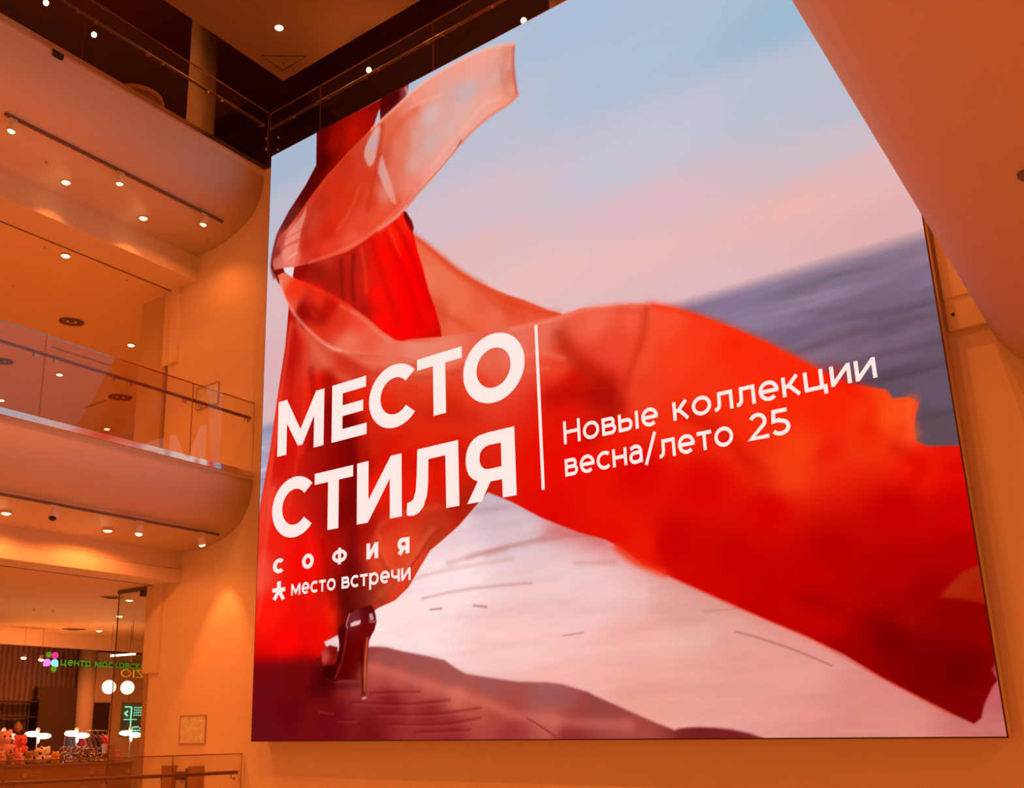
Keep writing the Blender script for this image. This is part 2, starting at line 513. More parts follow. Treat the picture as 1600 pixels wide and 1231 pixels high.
railing('glass railing on the top floor running above the upper edge of the screen', 9.57, 9.657, 10.765, 10.53, JX, y=.39, brackets=[.1, .62, .92, 1.75, 2.05, 3.06, 3.35, 4.3, 4.6],
        studs=[(-.25, .38, 10.17), (-.25, .38, 9.93)])

# ------------------------------------------------------------------ lamps in the ceilings
def downlight(loc, label, r=.055, power=0, angle=2.2, group=None, parts=True, blend=.5):
    root = thing('recessed_downlight', loc, label, 'ceiling light', group)
    x, y, z = loc
    mb = MB(); mb.lathe((x, y, z), (0, 0, -1), [(-.02, r*1.35), (.006, r*1.35), (.012, r*1.1), (.004, r*1.05)], 24, cap1=False)
    mb.build('trim_ring', M['white'], root)
    mb = MB(); mb.lathe((x, y, z), (0, 0, -1), [(-.02, r*1.04), (.004, r*1.04), (.022, r*.8), (.03, r*.3)], 24)
    mb.build('lamp_lens', M['lens'], root)
    if power:
        lamp('SPOT', 'downlight_beam', (0, 0, -.05), power, root, size=.05, angle=angle, blend=blend)
    return root
PD_LOW, PD_MID = 75, 22
SF = 'downlights in the gallery soffits'
for (y, lab) in ((-1.571, 'small round downlight in the lower gallery soffit beside the light track, nearer the screen'), (-3.169, 'small round downlight in the lower gallery soffit at the left picture edge'), (-4.77, None), (-6.4, None), (-8.0, None)):
    downlight((-1.57, y, 3.043), lab or 'small round downlight in the lower gallery soffit, outside the left picture edge', .06, PD_LOW, 2.95, SF, blend=.3)
for (y, lab) in ((-1.165, 'small round downlight in the middle gallery soffit between bulkhead and track, right one'), (-2.611, 'small round downlight in the middle gallery soffit between bulkhead and track, left one'), (-4.06, None), (-5.5, None), (-7.0, None)):
    downlight((-1.845, y, 8.505), lab or 'small round downlight in the middle gallery soffit, outside the left picture edge', .06, PD_MID, 1.75, SF, blend=.3)
SG = 'downlights in the shop ceilings'
for (x, y, z, lab, p) in ((-3.29, -1.68, 8.085, 'square-looking downlight just behind the sliding-door track of the middle floor', 22), (-5.83, 1.44, 8.085, 'bright downlight in the middle shop ceiling right of the round vent', 90), (-8.56, 1.44, 8.085, 'bright downlight seen through the middle railing under the long slot', 90),
        (-11.23, 1.5, 8.085, 'bright downlight cut by the left picture edge behind the middle railing', 90), (-11.31, 4.54, 8.085, 'bright downlight low in the middle railing glass, left of the round vent', 90), (-5.8, -4, 8.085, 'downlight in the middle shop ceiling outside the picture', 90), (-8.6, -3, 8.085, 'downlight in the middle shop ceiling outside the picture', 90),
        (-5.08, 1.31, 2.6, 'downlight under the glass partition head in the lower shop', 60), (-7.44, 2.72, 2.6, 'downlight left of the glass partition edge in the lower shop ceiling', 60), (-10.43, 4.20, 2.6, 'farthest downlight of the lower shop ceiling, by the pale bulkhead', 60)):
    downlight((x, y, z-.002), lab, .065, p*(2.1 if z > 5 else 3.6), 2.6, SG)
TG = 'downlights in the roof over the atrium'
AT = 1750
for (x, y, lab) in ((-.976, .951, 'single bright downlight in the high ceiling panel, top left of the picture'), (1.2, .95, 'downlight in the high ceiling just above the top picture edge'), (4.5, -2.2, 'added downlight, unseen in the high ceiling'), (8.5, -2.2, 'added downlight, unseen in the high ceiling'), (4.6, -8, 'added downlight, unseen in the high ceiling'), (7.6, -8, 'added downlight, unseen in the high ceiling')):  # the unseen ones over the void are added to light the walls
    downlight((x, y, 13.198), lab, .075, AT if y < -2 else 120, 1.9 if y < -2 else 2.3, TG, blend=.8)
RG = 'added downlights in the right gallery soffit'
for y in (-3.2, -7.5, -11.5):  # unseen downlights added as fill, bouncing off the right floor
    downlight((12.6, y, 3.028), 'added downlight in the right gallery soffit outside the picture', .06, 150, 2.5, RG)

# dark lamps glowing beyond the glass of the top floor
for (x, y, z, lab) in ((.12, 2.32, 12.52, 'bright bulb in the dark top floor above the red veil'), (3.66, 2.32, 11.78, 'bright bulb touching the upper screen edge near the second column'), (-4, -2.15, 13.36, 'bright bulb cut by the upper left picture edge'), (-4, -1.12, 13.30, 'bright bulb behind the top left railing, right of the picture corner')):
    root = thing('pendant_bulb', (x, y, z), lab, 'lamp', 'bulbs hanging in the dark top floor')
    mb = MB(); mb.ball((x, y, z), .052); mb.build('bulb', M['lens'], root)
    lamp('POINT', 'bulb_glow', (0, 0, -.09), 45 if x < -1 else 12, root, size=.03)
    mb = MB(); mb.lathe((x, y, z+.045), (0, 0, 1), [(0, .03), (.07, .024), (.075, .006)], 12); mb.build('socket', M['black'], root)
    mb = MB(); mb.tube([(x, y, z+.1), (x, y, 14.9)], .004, 6); mb.build('cord', M['black'], root)

# ------------------------------------------------------------------ light tracks with their spotlights
def track(x, y0, y1, z, label):
    root = thing('lighting_track', (x, y1, z), label, 'light track', 'light tracks under the gallery soffits')
    mb = MB(); mb.box(x-.022, x+.022, y0, y1, z-.035, z); mb.build('rail_profile', M['track'], root)
    mb = MB(); mb.box(x-.026, x+.026, y1, y1+.02, z-.037, z); mb.build('end_cap', M['black'], root)
    return root
track(-1.0, -11.5, .03, 3.13+.03, 'long thin light track under the curved edge of the lower gallery')
track(-1.09, -4.05, -.12, 8.64, 'long thin light track under the curved edge of the middle gallery')
def spotlight(x, y, z, label, on=True, aim=(0, 0, -1), power=80, drop=.10, angle=1.4):
    root = thing('track_spotlight', (x, y, z), label, 'spotlight', 'spotlights clipped to the light tracks')
    a = Vector(aim).normalized()
    mb = MB(); mb.box(x-.018, x+.018, y-.06, y+.06, z-.02, z); mb.tube([(x, y, z-.02), (x, y, z-drop)], .009, 8); mb.build('mounting_arm', M['white'], root)
    c = Vector((x, y, z-drop-.02))
    mb = MB(); mb.lathe(c-a*.06, a, [(0, .045), (.01, .055), (.13, .06), (.135, .052)], 24, cap1=False); mb.build('lamp_head', M['white'], root)
    mb = MB(); mb.lathe(c-a*.06, a, [(.10, .05), (.134, .052), (.155, .038), (.163, .012)], 24); mb.build('lamp_lens', M['lens'] if on else M['black'], root)
    if on and power:
        L = lamp('SPOT', 'spotlight_beam', tuple(c+a*.12-Vector((x, y, z))), power, root, size=.03, angle=angle, blend=.7)
        L.rotation_euler = a.to_track_quat('-Z', 'Y').to_euler()
    return root
ZT = 3.125
spotlight(-1.0, -2.80, ZT, 'switched-off white spotlight hanging from the lower light track', False, (.3, -.3, -.8))
spotlight(-1.0, -1.42, ZT, 'lit spotlight in the middle of the lower light track', True, (.05, -.1, -1), 260)
spotlight(-1.0, -.28, ZT, 'lit spotlight at the wall end of the lower light track', True, (-.02, .30, -1), 85, angle=1.0)
ZT = 8.605
spotlight(-1.09, -3.92, ZT, 'lit spotlight at the left end of the upper light track', True, (-.2, -.1, -1), 330)
spotlight(-1.09, -2.14, ZT, 'lit spotlight in the middle of the upper light track', True, (-.2, .1, -1), 330)
spotlight(-1.09, -.48, ZT, 'lit spotlight at the wall end of the upper light track', True, (-.25, -.05, -1), 50, angle=2.6)

# ------------------------------------------------------------------ vents, sprinklers, slots, hatch
def vent(x, y, z, r, label):
    root = thing('round_ceiling_vent', (x, y, z), label, 'air vent', 'round vents in the shop ceilings')
    mb = MB(); mb.torus((x, y, z-.004), (0, 0, 1), r, .018, 40, 8)
    mb.lathe((x, y, z), (0, 0, -1), [(-.01, r), (.002, r)], 40)
    mb.build('vent_frame', M['ceil'], root)
    mb = MB()
    for i in range(28):
        t = 2*PI*i/28
        d = Vector((math.cos(t), math.sin(t), 0)); n = Vector((-d.y, d.x, 0))
        p = Vector((x, y, z-.012))
        q = [p+d*r*.62-n*.008, p+d*r*.95-n*.008, p+d*r*.95+n*.014, p+d*r*.62+n*.014]
        A = [mb.bm.verts.new(v) for v in q]; B = [mb.bm.verts.new(v+Vector((0, 0, .01))) for v in q]
        mb.bridge(A, B, 0, False); mb.bm.faces.new(A[::-1]); mb.bm.faces.new(B)
    mb.build('vent_blades', M['track'], root)
    mb = MB(); mb.torus((x, y, z-.012), (0, 0, 1), r*.5, .02, 32, 8); mb.lathe((x, y, z), (0, 0, -1), [(0, r*.22), (.02, r*.2), (.025, r*.1)], 20)
    mb.build('vent_core', M['track'], root)
    return root
vent(-5.72, -.04, 8.10, .26, 'round slatted vent in the middle shop ceiling above the railing')
vent(-8.87, 3.27, 8.10, .30, 'round slatted vent seen through the middle railing')
vent(-8.78, .16, 8.10, .26, 'round vent cut by the left picture edge behind the middle railing')
vent(-4.93, .83, 2.60, .22, 'flat round vent by the glass partition in the lower shop ceiling')
vent(-10.47, 3.52, 2.60, .30, 'flat round vent far back in the lower shop ceiling')

def sprinkler(x, y, z, label, k=.8):
    mb = MB(); mb.lathe((x, y, z), (0, 0, -1), [(-.01, .04*k), (.006, .04*k), (.008, .012*k), (.05*k, .01*k), (.052*k, .028*k), (.058*k, .028*k)], 14)
    return tag(mb.build('sprinkler', M['grille'], loc=(x, y, z)), label, 'sprinkler', 'sprinklers in the ceilings')
sprinkler(-7.62, .82, 2.6, 'small sprinkler in the lower shop ceiling, left of the pair')
sprinkler(-7.63, 1.25, 2.6, 'small sprinkler in the lower shop ceiling, right of the pair')
for px in (((-1.59, -3.10, 8.515), 'tiny sprinkler in the middle gallery soffit, left of the downlights'), ((-1.62, .03, 8.52), 'tiny sprinkler beside the last spotlight of the upper track'), ((-3.31, -2.06, 8.10), 'tiny sprinkler behind the middle door track, by the downlight'), ((-3.30, -.44, 8.10), 'tiny sprinkler behind the middle door track, towards the screen'), ((-5.10, -1.63, 8.10), 'tiny sprinkler in the middle shop ceiling left of the round vent')):
    sprinkler(*px[0], px[1], .5)

def slot(x0, y0, x1, y1, z, label):
    d = Vector((x1-x0, y1-y0, 0)); n = Vector((-d.y, d.x, 0)).normalized()*.03
    root = thing('linear_air_slot', (x0, y0, z), label, 'air vent', 'linear slots in the middle shop ceiling')
    mb = MB()
    q = [Vector((x0, y0, z-.012))-n, Vector((x1, y1, z-.012))-n, Vector((x1, y1, z-.012))+n, Vector((x0, y0, z-.012))+n]
    A = [mb.bm.verts.new(v) for v in q]; B = [mb.bm.verts.new(v+Vector((0, 0, .015))) for v in q]
    mb.bridge(A, B, 0, False); mb.bm.faces.new(A[::-1]); mb.bm.faces.new(B)
    mb.build('slot_frame', M['seam'], root)
    return root
slot(-7.23, .45, -7.23, 1.88, 8.10, 'long thin dark slot in the ceiling seen through the middle railing')
slot(-10.25, 3.18, -9.34, 3.18, 8.10, 'short dark slot slanting upward in the middle railing glass')

root = thing('ceiling_hatch', (-1.8, 1.83, 13.2), 'flush triangular panel in the corner of the high ceiling', 'hatch')
T = [(-1.83, 1.27), (-1.16, 1.85), (-1.82, 1.86)]
mb = MB(); mb.prism(T, 13.185, 13.2, axis='z'); mb.build('hatch_panel', M['grille'], root)
mb = MB()
for a, b in zip(T, T[1:]+T[:1]):
    mb.tube([(a[0], a[1], 13.186), (b[0], b[1], 13.186)], .010, 6)
mb.build('hatch_edge', M['track'], root)
mb = MB(); mb.lathe((-1.66, 1.72, 13.187), (0, 0, -1), [(0, .02), (.012, .018)], 12); mb.build('latch', M['track'], root)

# small fittings
root = thing('security_camera', (-.5, -3.66, 9.5), 'small dark camera box under the steel edge of the top floor', 'camera')
mb = MB(); mb.box(-.53, -.46, -3.75, -3.60, 9.49, 9.565); mb.build('camera_housing', M['black'], root, bevel=.006)
mb = MB(); mb.lathe((-.46, -3.66, 9.52), (1, 0, -.3), [(0, .022), (.02, .02)], 14); mb.build('camera_lens', M['bezel'], root)
mb = MB(); mb.lathe((10.66, -3.80, 3.13), (0, 0, -1), [(-.02, .085), (.03, .085), (.06, .06), (.07, .02)], 28)
tag(mb.build('ceiling_detector', M['track'], loc=(10.6, -3.78, 3.12)), 'dark round detector under the right soffit at the right picture edge', 'detector')
mb = MB(); mb.lathe((9.58, YW-.055, 3.93), (0, -1, 0), [(0, .014), (.012, .014), (.016, .006)], 12)
tag(mb.build('wall_bolt', M['black'], loc=(9.58, YW-.06, 3.93)), 'tiny black bolt in the wall right of the screen', 'bolt')

# ------------------------------------------------------------------ boards and the wooden desk on the end wall
def board(x0, x1, z0, z1, label):
    root = thing('framed_wall_board', (x0, YW, z0), label, 'wall board', 'framed boards on the end wall')
    mb = MB(); mb.box(x0, x1, YW-.015, YW, z0, z1); mb.build('board_print', M['plaque'], root)
    mb = MB()
    for d in ((x0-.01, x1+.01, z0-.012, z0), (x0-.01, x1+.01, z1, z1+.012), (x0-.012, x0, z0, z1), (x1, x1+.012, z0, z1)):
        mb.box(d[0], d[1], YW-.025, YW, d[2], d[3])
    mb.build('board_frame', M['seam'], root)
    return root
board(-2.0, -1.39, -.035, .375, 'pale printed board on the end wall above the lower railing')
board(-2.03, -1.46, 5.51, 5.885, 'pale printed board half hidden behind the middle railing')

root = thing('wooden_desk_unit', (-1.82, YW-.1, FLOOR), 'orange wooden unit with a small screen behind the lower railing', 'desk')
X0, X1, ZT = -2.28, -1.38, -.372
mb = MB(); mb.box(X0, X0+.26, YW-.12, YW-.005, FLOOR, ZT); mb.build('side_panel', M['wood'], root)
mb = MB(); mb.box(-1.62, X1, YW-.12, YW-.005, FLOOR, ZT); mb.build('side_panel', M['wood'], root)
mb = MB(); mb.box(X0+.26, -1.62, YW-.03, YW-.005, FLOOR, ZT-.03); mb.build('back_panel', M['white'], root)
mb = MB(); mb.box(X0+.26, -1.62, YW-.13, YW-.03, ZT-.36, ZT-.33); mb.build('shelf', M['wood'], root)
mb = MB(); mb.box(-1.71, -1.62, YW-.10, YW-.03, ZT-.33, ZT-.03); mb.build('grip_strip', M['darkwood'], root)
mb = MB(); mb.box(-1.97, -1.77, YW-.09, YW-.03, ZT-.21, ZT-.09); mb.build('monitor', M['bezel'], root, bevel=.01)

# ------------------------------------------------------------------ lower shop
root = thing('glass_partition', (-3.0, .45, FLOOR), 'tall clear glass partition with dark header beside the lower shop jamb', 'partition')
mb = MB(); mb.box(-4.14, -3.02, .444, .456, FLOOR, 2.53); mb.build('glass_pane', M['shopglass'], root)
mb = MB(); mb.box(-4.16, -3.0, .42, .48, 2.53, 2.6); mb.build('header_rail', M['track'], root)
mb = MB(); mb.box(-4.15, -4.14, .44, .46, FLOOR, 2.53); mb.build('edge_strip', M['edge'], root)
mb = MB(); mb.box(-3.55, -3.02, .46, .62, 2.44, 2.6); mb.build('door_closer', M['black'], root)
# bulkhead, far wall, pale side wall, door, column
sbox('wall_bulkhead', M['wall'], (-12.15, -12.0, -6, 9, 2.28, 2.6))
sbox('wall_far_dark', M['darkwood'], (-13.2, -13.0, -6, 9, FLOOR, 2.6))
sbox('wall_far_pale', M['shopwall'], (-13.0, -12.6, 5.6, 9, FLOOR, 2.28))
sbox('ceiling_far', M['darkwood'], (-13, -12.15, -6, 9, 2.4, 2.6))
mb = MB(); mb.box(-12.6, -12.54, 5.60, 6.08, FLOOR, .95); o = struct(mb, 'door_1', M['door'])
mb = MB(); mb.tube([(-12.53, 6.10, FLOOR), (-12.53, 6.10, .97)], .02, 8); struct(mb, 'trim_9', M['seam'])
mb = MB(); mb.lathe((-12.72, 5.43, FLOOR), (0, 0, 1), [(0, .235), (3.7, .235)], 32); struct(mb, 'column_lower', M['shopwall'])
mb = MB(); mb.box(-12.9, -12.72, 4.05, 5.15, FLOOR, 1.32); struct(mb, 'trim_10', mat('dark_niche', (.07, .035, .022), .7))

def on_far(u, v):           # lettering plane of the far sign
    return (-12.38, u, v)
root = thing('illuminated_sign', (-12.4, 4.41, 1.8), 'green lettered sign with a pink and turquoise clover emblem at the shop back', 'sign')
EM = {'green': mat('sign_green', (.02, .2, .01), .5, emit=(.035, .25, .01), estr=1.0), 'pink': mat('sign_pink', (.8, .1, .5), .5, emit=(1, .01, .32), estr=.9), 'lilac': mat('sign_lilac', (.9, .3, .8), .5, emit=(1, .2, .9), estr=1.1), 'teal': mat('sign_teal', (.2, .8, .8), .5, emit=(.14, .95, .8), estr=1.1), 'leaf': mat('sign_leaf', (.1, .3, .02), .5, emit=(.08, .22, .01), estr=.9), 'yellow': mat('sign_yellow', (.5, .4, .02), .5, emit=(.42, .24, .01), estr=.8), 'cyan': mat('menu_cyan', (.2, .8, .7), .5, emit=(.12, .85, .66), estr=1.0)}
tm = stroke_text('центр', 4.41, 5.30, 1.865, .145, .23)
tm2 = stroke_text('московского', 5.42, 7.36, 1.865, .145, .23)
for q in (tm, tm2):
    mb = MB(); add_text(mb, q, on_far); mb.build('lettering', EM['green'], root)
def petal(name, cx, cz, r, key, cut=None):
    mb = MB()
    pts = []
    for i in range(24):
        t = 2*PI*i/24
        a, b = cx+r*math.cos(t), cz+r*math.sin(t)
        if cut: # squared corner
            if cut[0]*math.cos(t) > 0 and cut[1]*math.sin(t) > 0:
                a, b = cx+r*cut[0]*min(1, abs(math.cos(t))*1.41), cz+r*cut[1]*min(1, abs(math.sin(t))*1.41)
        pts.append((-12.40, a, b))
    A = [mb.bm.verts.new(p) for p in pts]; B = [mb.bm.verts.new((p[0]+.03, p[1], p[2])) for p in pts]
    mb.bridge(A, B, 0, False); mb.bm.faces.new(A); mb.bm.faces.new(B)
    mb.build(name, EM[key], root)
petal('emblem_petal', 4.06, 2.115, .075, 'leaf')
petal('emblem_petal', 4.24, 2.105, .085, 'pink')
petal('emblem_petal', 4.03, 1.915, .095, 'lilac', (-1, -1))
petal('emblem_petal', 4.245, 1.915, .095, 'teal', (1, -1))
petal('emblem_petal', 4.235, 1.76, .075, 'leaf')
mb = MB(); mb.box(-12.6, -12.405, 3.98, 4.3, 1.98, 2.02); mb.box(-12.6, -12.385, 4.4, 7.3, 1.92, 1.945); mb.build('mounting_bar', M['bezel'], root)

root = thing('hanging_name_sign', (-10, 4.9, 1.5), 'thin yellow lettering ZIO seen from behind above the globe lamps', 'sign')
tm = stroke_text('ZIO', 0, .66, 0, .14, .13, .3)
mb = MB(); add_text(mb, tm, lambda a, b: (-10.0, 5.27-a, 1.475+b))
g = mb.bm.faces[:]
ret = bmesh.ops.extrude_face_region(mb.bm, geom=g)
bmesh.ops.translate(mb.bm, vec=(.015, 0, 0), verts=[v for v in ret['geom'] if isinstance(v, bmesh.types.BMVert)])
mb.build('lettering', EM['yellow'], root)
mb = MB(); mb.tube([(-10, 4.7, 1.65), (-10, 4.7, 2.6)], .004, 6); mb.tube([(-10, 5.2, 1.65), (-10, 5.2, 2.6)], .004, 6); mb.build('hanger', M['track'], root)

for y, lab in ((3.63, 'round white globe lamp, left of the pair in the lower shop'), (4.13, 'round white globe lamp, right of the pair beside the jamb')):
    root = thing('globe_pendant', (-9, y, 1.17), lab, 'lamp', 'globe lamps in the lower shop')
    mb = MB(); mb.ball((-9, y, 1.17), .155, n=24); mb.build('globe', M['globe'], root)
    lamp('POINT', 'globe_glow', (-.25, 0, -.1), 22, root, size=.05)
    mb = MB(); mb.lathe((-9, y, 1.315), (0, 0, 1), [(0, .05), (.05, .04), (.055, .01)], 16); mb.build('cap', M['track'], root)
    mb = MB(); mb.tube([(-9, y, 1.36), (-9, y, 2.6)], .006, 6); mb.build('cord', M['track'], root)
root = thing('linear_pendant', (-8.7, 3.75, 1.9), 'slim glowing bar lamp under the lower shop bulkhead', 'lamp')
mb = MB(); mb.tube([(-8.7, 3.42, 1.85), (-8.7, 4.07, 1.925)], .022, 10); mb.build('light_bar', M['hot'], root)
mb = MB(); mb.tube([(-8.7, 3.55, 1.87), (-8.7, 3.55, 2.6)], .004, 6); mb.tube([(-8.7, 3.95, 1.91), (-8.7, 3.95, 2.6)], .004, 6); mb.build('hanger', M['track'], root)
for x, y, z, lab in ((-11, 2.60, 1.88, 'small lit spot left of its twin under the dark back ceiling'), (-11, 3.05, 1.86, 'small lit spot beside the clover emblem')):
    root = thing('pendant_spot', (x, y, z), lab, 'lamp', 'pendant spots at the back of the lower shop')
    mb = MB(); mb.ball((x, y, z), .05, 1, 1.3, .6); mb.build('lamp_lens', M['lens'], root)
    lamp('POINT', 'spot_glow', (0, 0, -.1), 22, root, size=.04)
    mb = MB(); mb.lathe((x, y, z+.02), (0, 0, 1), [(0, .05), (.1, .045), (.11, .004), (2.6-z-.02, .004)], 14); mb.build('lamp_body', M['track'], root)

# menu board
root = thing('illuminated_menu_board', (-8, 3.65, 0), 'teal illuminated board with an arrow and glyphs beside the lower jamb', 'menu board')
mb = MB(); mb.tube([(-8.02, 3.5, .8), (-8.02, 3.5, 2.6)], .006, 6); mb.tube([(-8.02, 3.9, .8), (-8.02, 3.9, 2.6)], .006, 6); mb.build('hanger', M['track'], root)
mb = MB(); mb.box(-8.04, -8.0, 3.34, 4.05, .06, .80); mb.build('panel', mat('menu_panel', (.07, .12, .10), .4), root)
mb = MB()
def bar(y0, z0, y1, z1, w=.018):
    mb.tube([(-7.99, y0, z0), (-7.99, y1, z1)], w, 6)
bar(3.40, .70, 3.57, .70); bar(3.57, .70, 3.57, .22); bar(3.39, .43, 3.72, .43, .012)
bar(3.48, .61, 3.40, .56, .02); bar(3.40, .56, 3.48, .51, .02)
mb.build('arrow_lines', EM['cyan'], root)
mb = MB()
rg = random.Random(3)
for r in range(4):
    for c in range(4):
        y, z = 3.64+c*.055, .69-r*.055
        mb.tube([(-7.99, y, z+rg.uniform(-.015, .015)), (-7.99, y+.032, z+rg.uniform(-.015, .015))], .009, 5)
        mb.tube([(-7.99, y+.016, z-.016), (-7.99, y+.016+rg.uniform(-.01, .01), z+.016)], .007, 5)
for c in range(4):
    y = 3.62+c*.06
    mb.tube([(-7.99, y, .25+rg.uniform(-.03, .01)), (-7.99, y+.04, .25+rg.uniform(-.01, .04))], .012, 5)
mb.tube([(-7.99, 3.58, .19), (-7.99, 3.84, .20)], .014, 5)
mb.build('glyphs', EM['cyan'], root)

# ------------------------------------------------------------------ toy and trinket counter
CX = -6.5
root = thing('display_counter', (CX, 1.2, FLOOR), 'long orange wooden counter with pale star emblems behind the lower railing', 'counter')
mb = MB(); mb.box(CX-.55, CX, -3.2, 2.62, FLOOR, -.44); mb.build('counter_body', M['wood'], root)
mb = MB(); mb.box(CX-.57, CX+.02, -3.22, 2.64, -.44, -.41); mb.build('counter_top', M['wood'], root)
mb = MB(); mb.box(CX-.56, CX, -3.2, 2.62, -.41, -.40); mb.build('glass_shelf', M['shopglass'], root)
for y in (.30, 1.70, 2.55):
    mb = MB()
    for k in range(5):
        t = PI/2+2*PI*k/5
        mb.tube([(CX+.004, y, -.60), (CX+.004, y+.055*math.cos(t), -.60+.055*math.sin(t))], .014, 5)
    if y < 2.5:
        mb.tube([(CX+.004, y+.12, -.565), (CX+.004, y+.36, -.565)], .006, 5); mb.tube([(CX+.004, y+.12, -.61), (CX+.004, y+.30, -.61)], .006, 5)
    mb.build('star_emblem', mat('emblem_print', (.62, .36, .18), .5), root)

TOYS = {}
def plush(y, z, r, key, col, label, accent=None, x=CX-.25, ears='round'):
    if key not in TOYS: TOYS[key] = mat('plush_'+key, col, .95, noise=.12, nscale=20, bump=.2)
    body = TOYS[key]
    ac = TOYS.setdefault(key+'_accent', mat('plush_'+key+'_accent', accent or tuple(min(1, c*1.3) for c in col), .95))
    root = thing('plush_toy', (x, y, z), label, 'plush toy', 'plush toys on the wooden counter')
    mb = MB(); mb.ball((x, y, z+r*.75), r*.8, .9, 1, .95); mb.build('body', body, root)
    mb = MB(); mb.ball((x+r*.12, y, z+r*1.75), r*.75, .95, 1.08, .95); mb.build('head', body, root)
    for s in (-1, 1):
        mb = MB()
        if ears == 'round': mb.ball((x, y+s*r*.62, z+r*2.3), r*.28, .6, 1, 1, 10)
        else: mb.ball((x, y+s*r*.4, z+r*2.75), r*.24, .6, 1, 2.1, 10)
        mb.build('ear', ac, root)
        mb = MB(); mb.ball((x+r*.72, y+s*r*.28, z+r*1.9), r*.1, n=8); mb.build('eye', M['black'], root)
        mb = MB(); mb.ball((x+r*.35, y+s*r*.72, z+r*.85), r*.26, 1, .9, 1.3, 10); mb.build('paw', ac, root)
    mb = MB(); mb.ball((x+r*.78, y, z+r*1.62), r*.26, .6, 1.1, .8, 10); mb.build('muzzle', ac, root)
    return root
ZC = -.399
PK, RD, PU, WH, BR, YL, OL = (.92, .50, .52), (.88, .16, .17), (.26, .12, .32), (.9, .72, .58), (.42, .22, .09), (.75, .38, .06), (.45, .22, .03)
SH = .14    # back row sits on a step
mb = MB(); mb.box(CX-.54, CX-.32, -3.0, .78, ZC+.001, ZC+SH-.001); tag(mb.build('display_riser', M['white'], loc=(CX-.43, -1, ZC)), 'low white riser carrying the back row of plush toys', 'riser')
plush(-.23, ZC+SH, .13, 'purple', PU, 'purple plush toy at the left picture edge on the counter', x=CX-.43)
plush(.06, ZC+SH, .19, 'pink', PK, 'largest plush toy, salmon pink with round ears, back row of the counter', x=CX-.43)
plush(.39, ZC+SH, .155, 'red', RD, 'bright red plush toy beside the big pink one', x=CX-.43)
plush(.93, ZC+.0, .12, 'white', WH, 'cream white plush toy right of the panda', x=CX-.43)
plush(-.50, ZC+SH, .14, 'rose', PK, 'plush toy outside the left picture edge', x=CX-.43)
plush(-.13, ZC, .10, 'rosy', (.85, .45, .48), 'small rosy plush toy in front of the purple one', x=CX-.14)
plush(.045, ZC, .08, 'olive', OL, 'small olive plush toy in the front row', x=CX-.12)
plush(.21, ZC, .09, 'coral', (.9, .36, .36), 'small coral plush toy in the front row', x=CX-.12, ears='long')
plush(.41, ZC, .095, 'brown', BR, 'small brown plush toy in the front row under the red one', x=CX-.12)
plush(.64, ZC, .115, 'panda', WH, 'white panda plush toy with dark ears in the middle of the counter', accent=(.06, .02, .02), x=CX-.2)
plush(.98, ZC, .085, 'yellow', YL, 'small yellow plush toy at the end of the toy rows', x=CX-.14)

rg = random.Random(11)
mb = MB()
cols = [mat('trinket_red', (.22, .05, .04), .2), mat('trinket_gold', (.6, .42, .2), .15, metal=1), mat('trinket_pearl', (.8, .7, .62), .12), mat('trinket_violet', (.12, .05, .09), .2), M['steel']]
for i in range(420):
    y = rg.uniform(1.16, 2.12); h = rg.random()
    zmax = .26 if y < 1.9 else .12
    s = rg.uniform(.010, .026)
    mb.ball((CX-.05-rg.random()*.42, y, ZC+.035+h*zmax), s, 1, rg.uniform(.7, 1.6), rg.uniform(.6, 1.2), 6, rg.choice((0, 0, 1, 1, 1, 3, 3, 2, 1)))
for i in range(110):
    y = rg.uniform(1.1, 2.12); s = rg.uniform(.012, .022)
    mb.ball((CX-.06+rg.random()*.06, y, ZC+.027), s, 1, 1.3, .8, 6, rg.randrange(5))
o = mb.build('trinkets', cols); tag(o, 'mass of shiny small trinkets heaped on the right half of the counter', 'trinkets', kind='stuff')
for y, z, w, h, c, lab in ((2.26, ZC, .2, .33, (.5, .3, .3), 'tall patterned box at the right end of the counter'), (2.46, ZC, .17, .20, (.85, .35, .35), 'pink box at the right end of the counter'), (1.10, ZC, .08, .16, (.8, .5, .2), 'small amber box beside the trinkets')):
    root = thing('gift_box', (CX-.3, y, z), lab, 'box', 'boxes on the counter')
    mm = mat('box_card', c, .6, noise=.3, nscale=25)
    mb = MB(); mb.box(CX-.40, CX-.25, y-w/2, y+w/2, z, z+h*.8); mb.build('carton', mm, root)
    mb = MB(); mb.box(CX-.41, CX-.24, y-w/2-.008, y+w/2+.008, z+h*.8, z+h); mb.build('lid', mm, root)

LX = CX-.70
for y, lab in ((.20, 'standing lamp cut by the left picture edge behind the counter'), (.90, 'standing lamp with two glowing heads above the plush toys'), (1.75, 'standing lamp with two glowing heads over the trinkets'), (3.02, 'standing lamp with two glowing heads beside the lower jamb')):
    root = thing('standing_lamp', (LX, y, FLOOR), lab, 'lamp', 'lamps standing behind the counter')
    zt = .12
    mb = MB(); mb.lathe((LX, y, FLOOR), (0, 0, 1), [(0, .05), (.012, .05), (.014, .012), (zt-FLOOR, .012)], 12); mb.build('pole', M['track'], root)
    mb = MB(); mb.ball((LX, y, zt+.10), .04, 1, 1, 1.2, 10); mb.build('finial', M['white'], root)
    for s in (-1, 1):
        mb = MB(); mb.ball((LX+.02, y+s*.12, zt-.02*s), .14, .7, 1.1, .38, 14); mb.build('lamp_head', M['hot'], root)
    mb = MB(); mb.ball((LX, y+.02, zt-.10), .03, 1, 1, 2.0, 10); mb.build('glowing_stem', M['hot'], root)

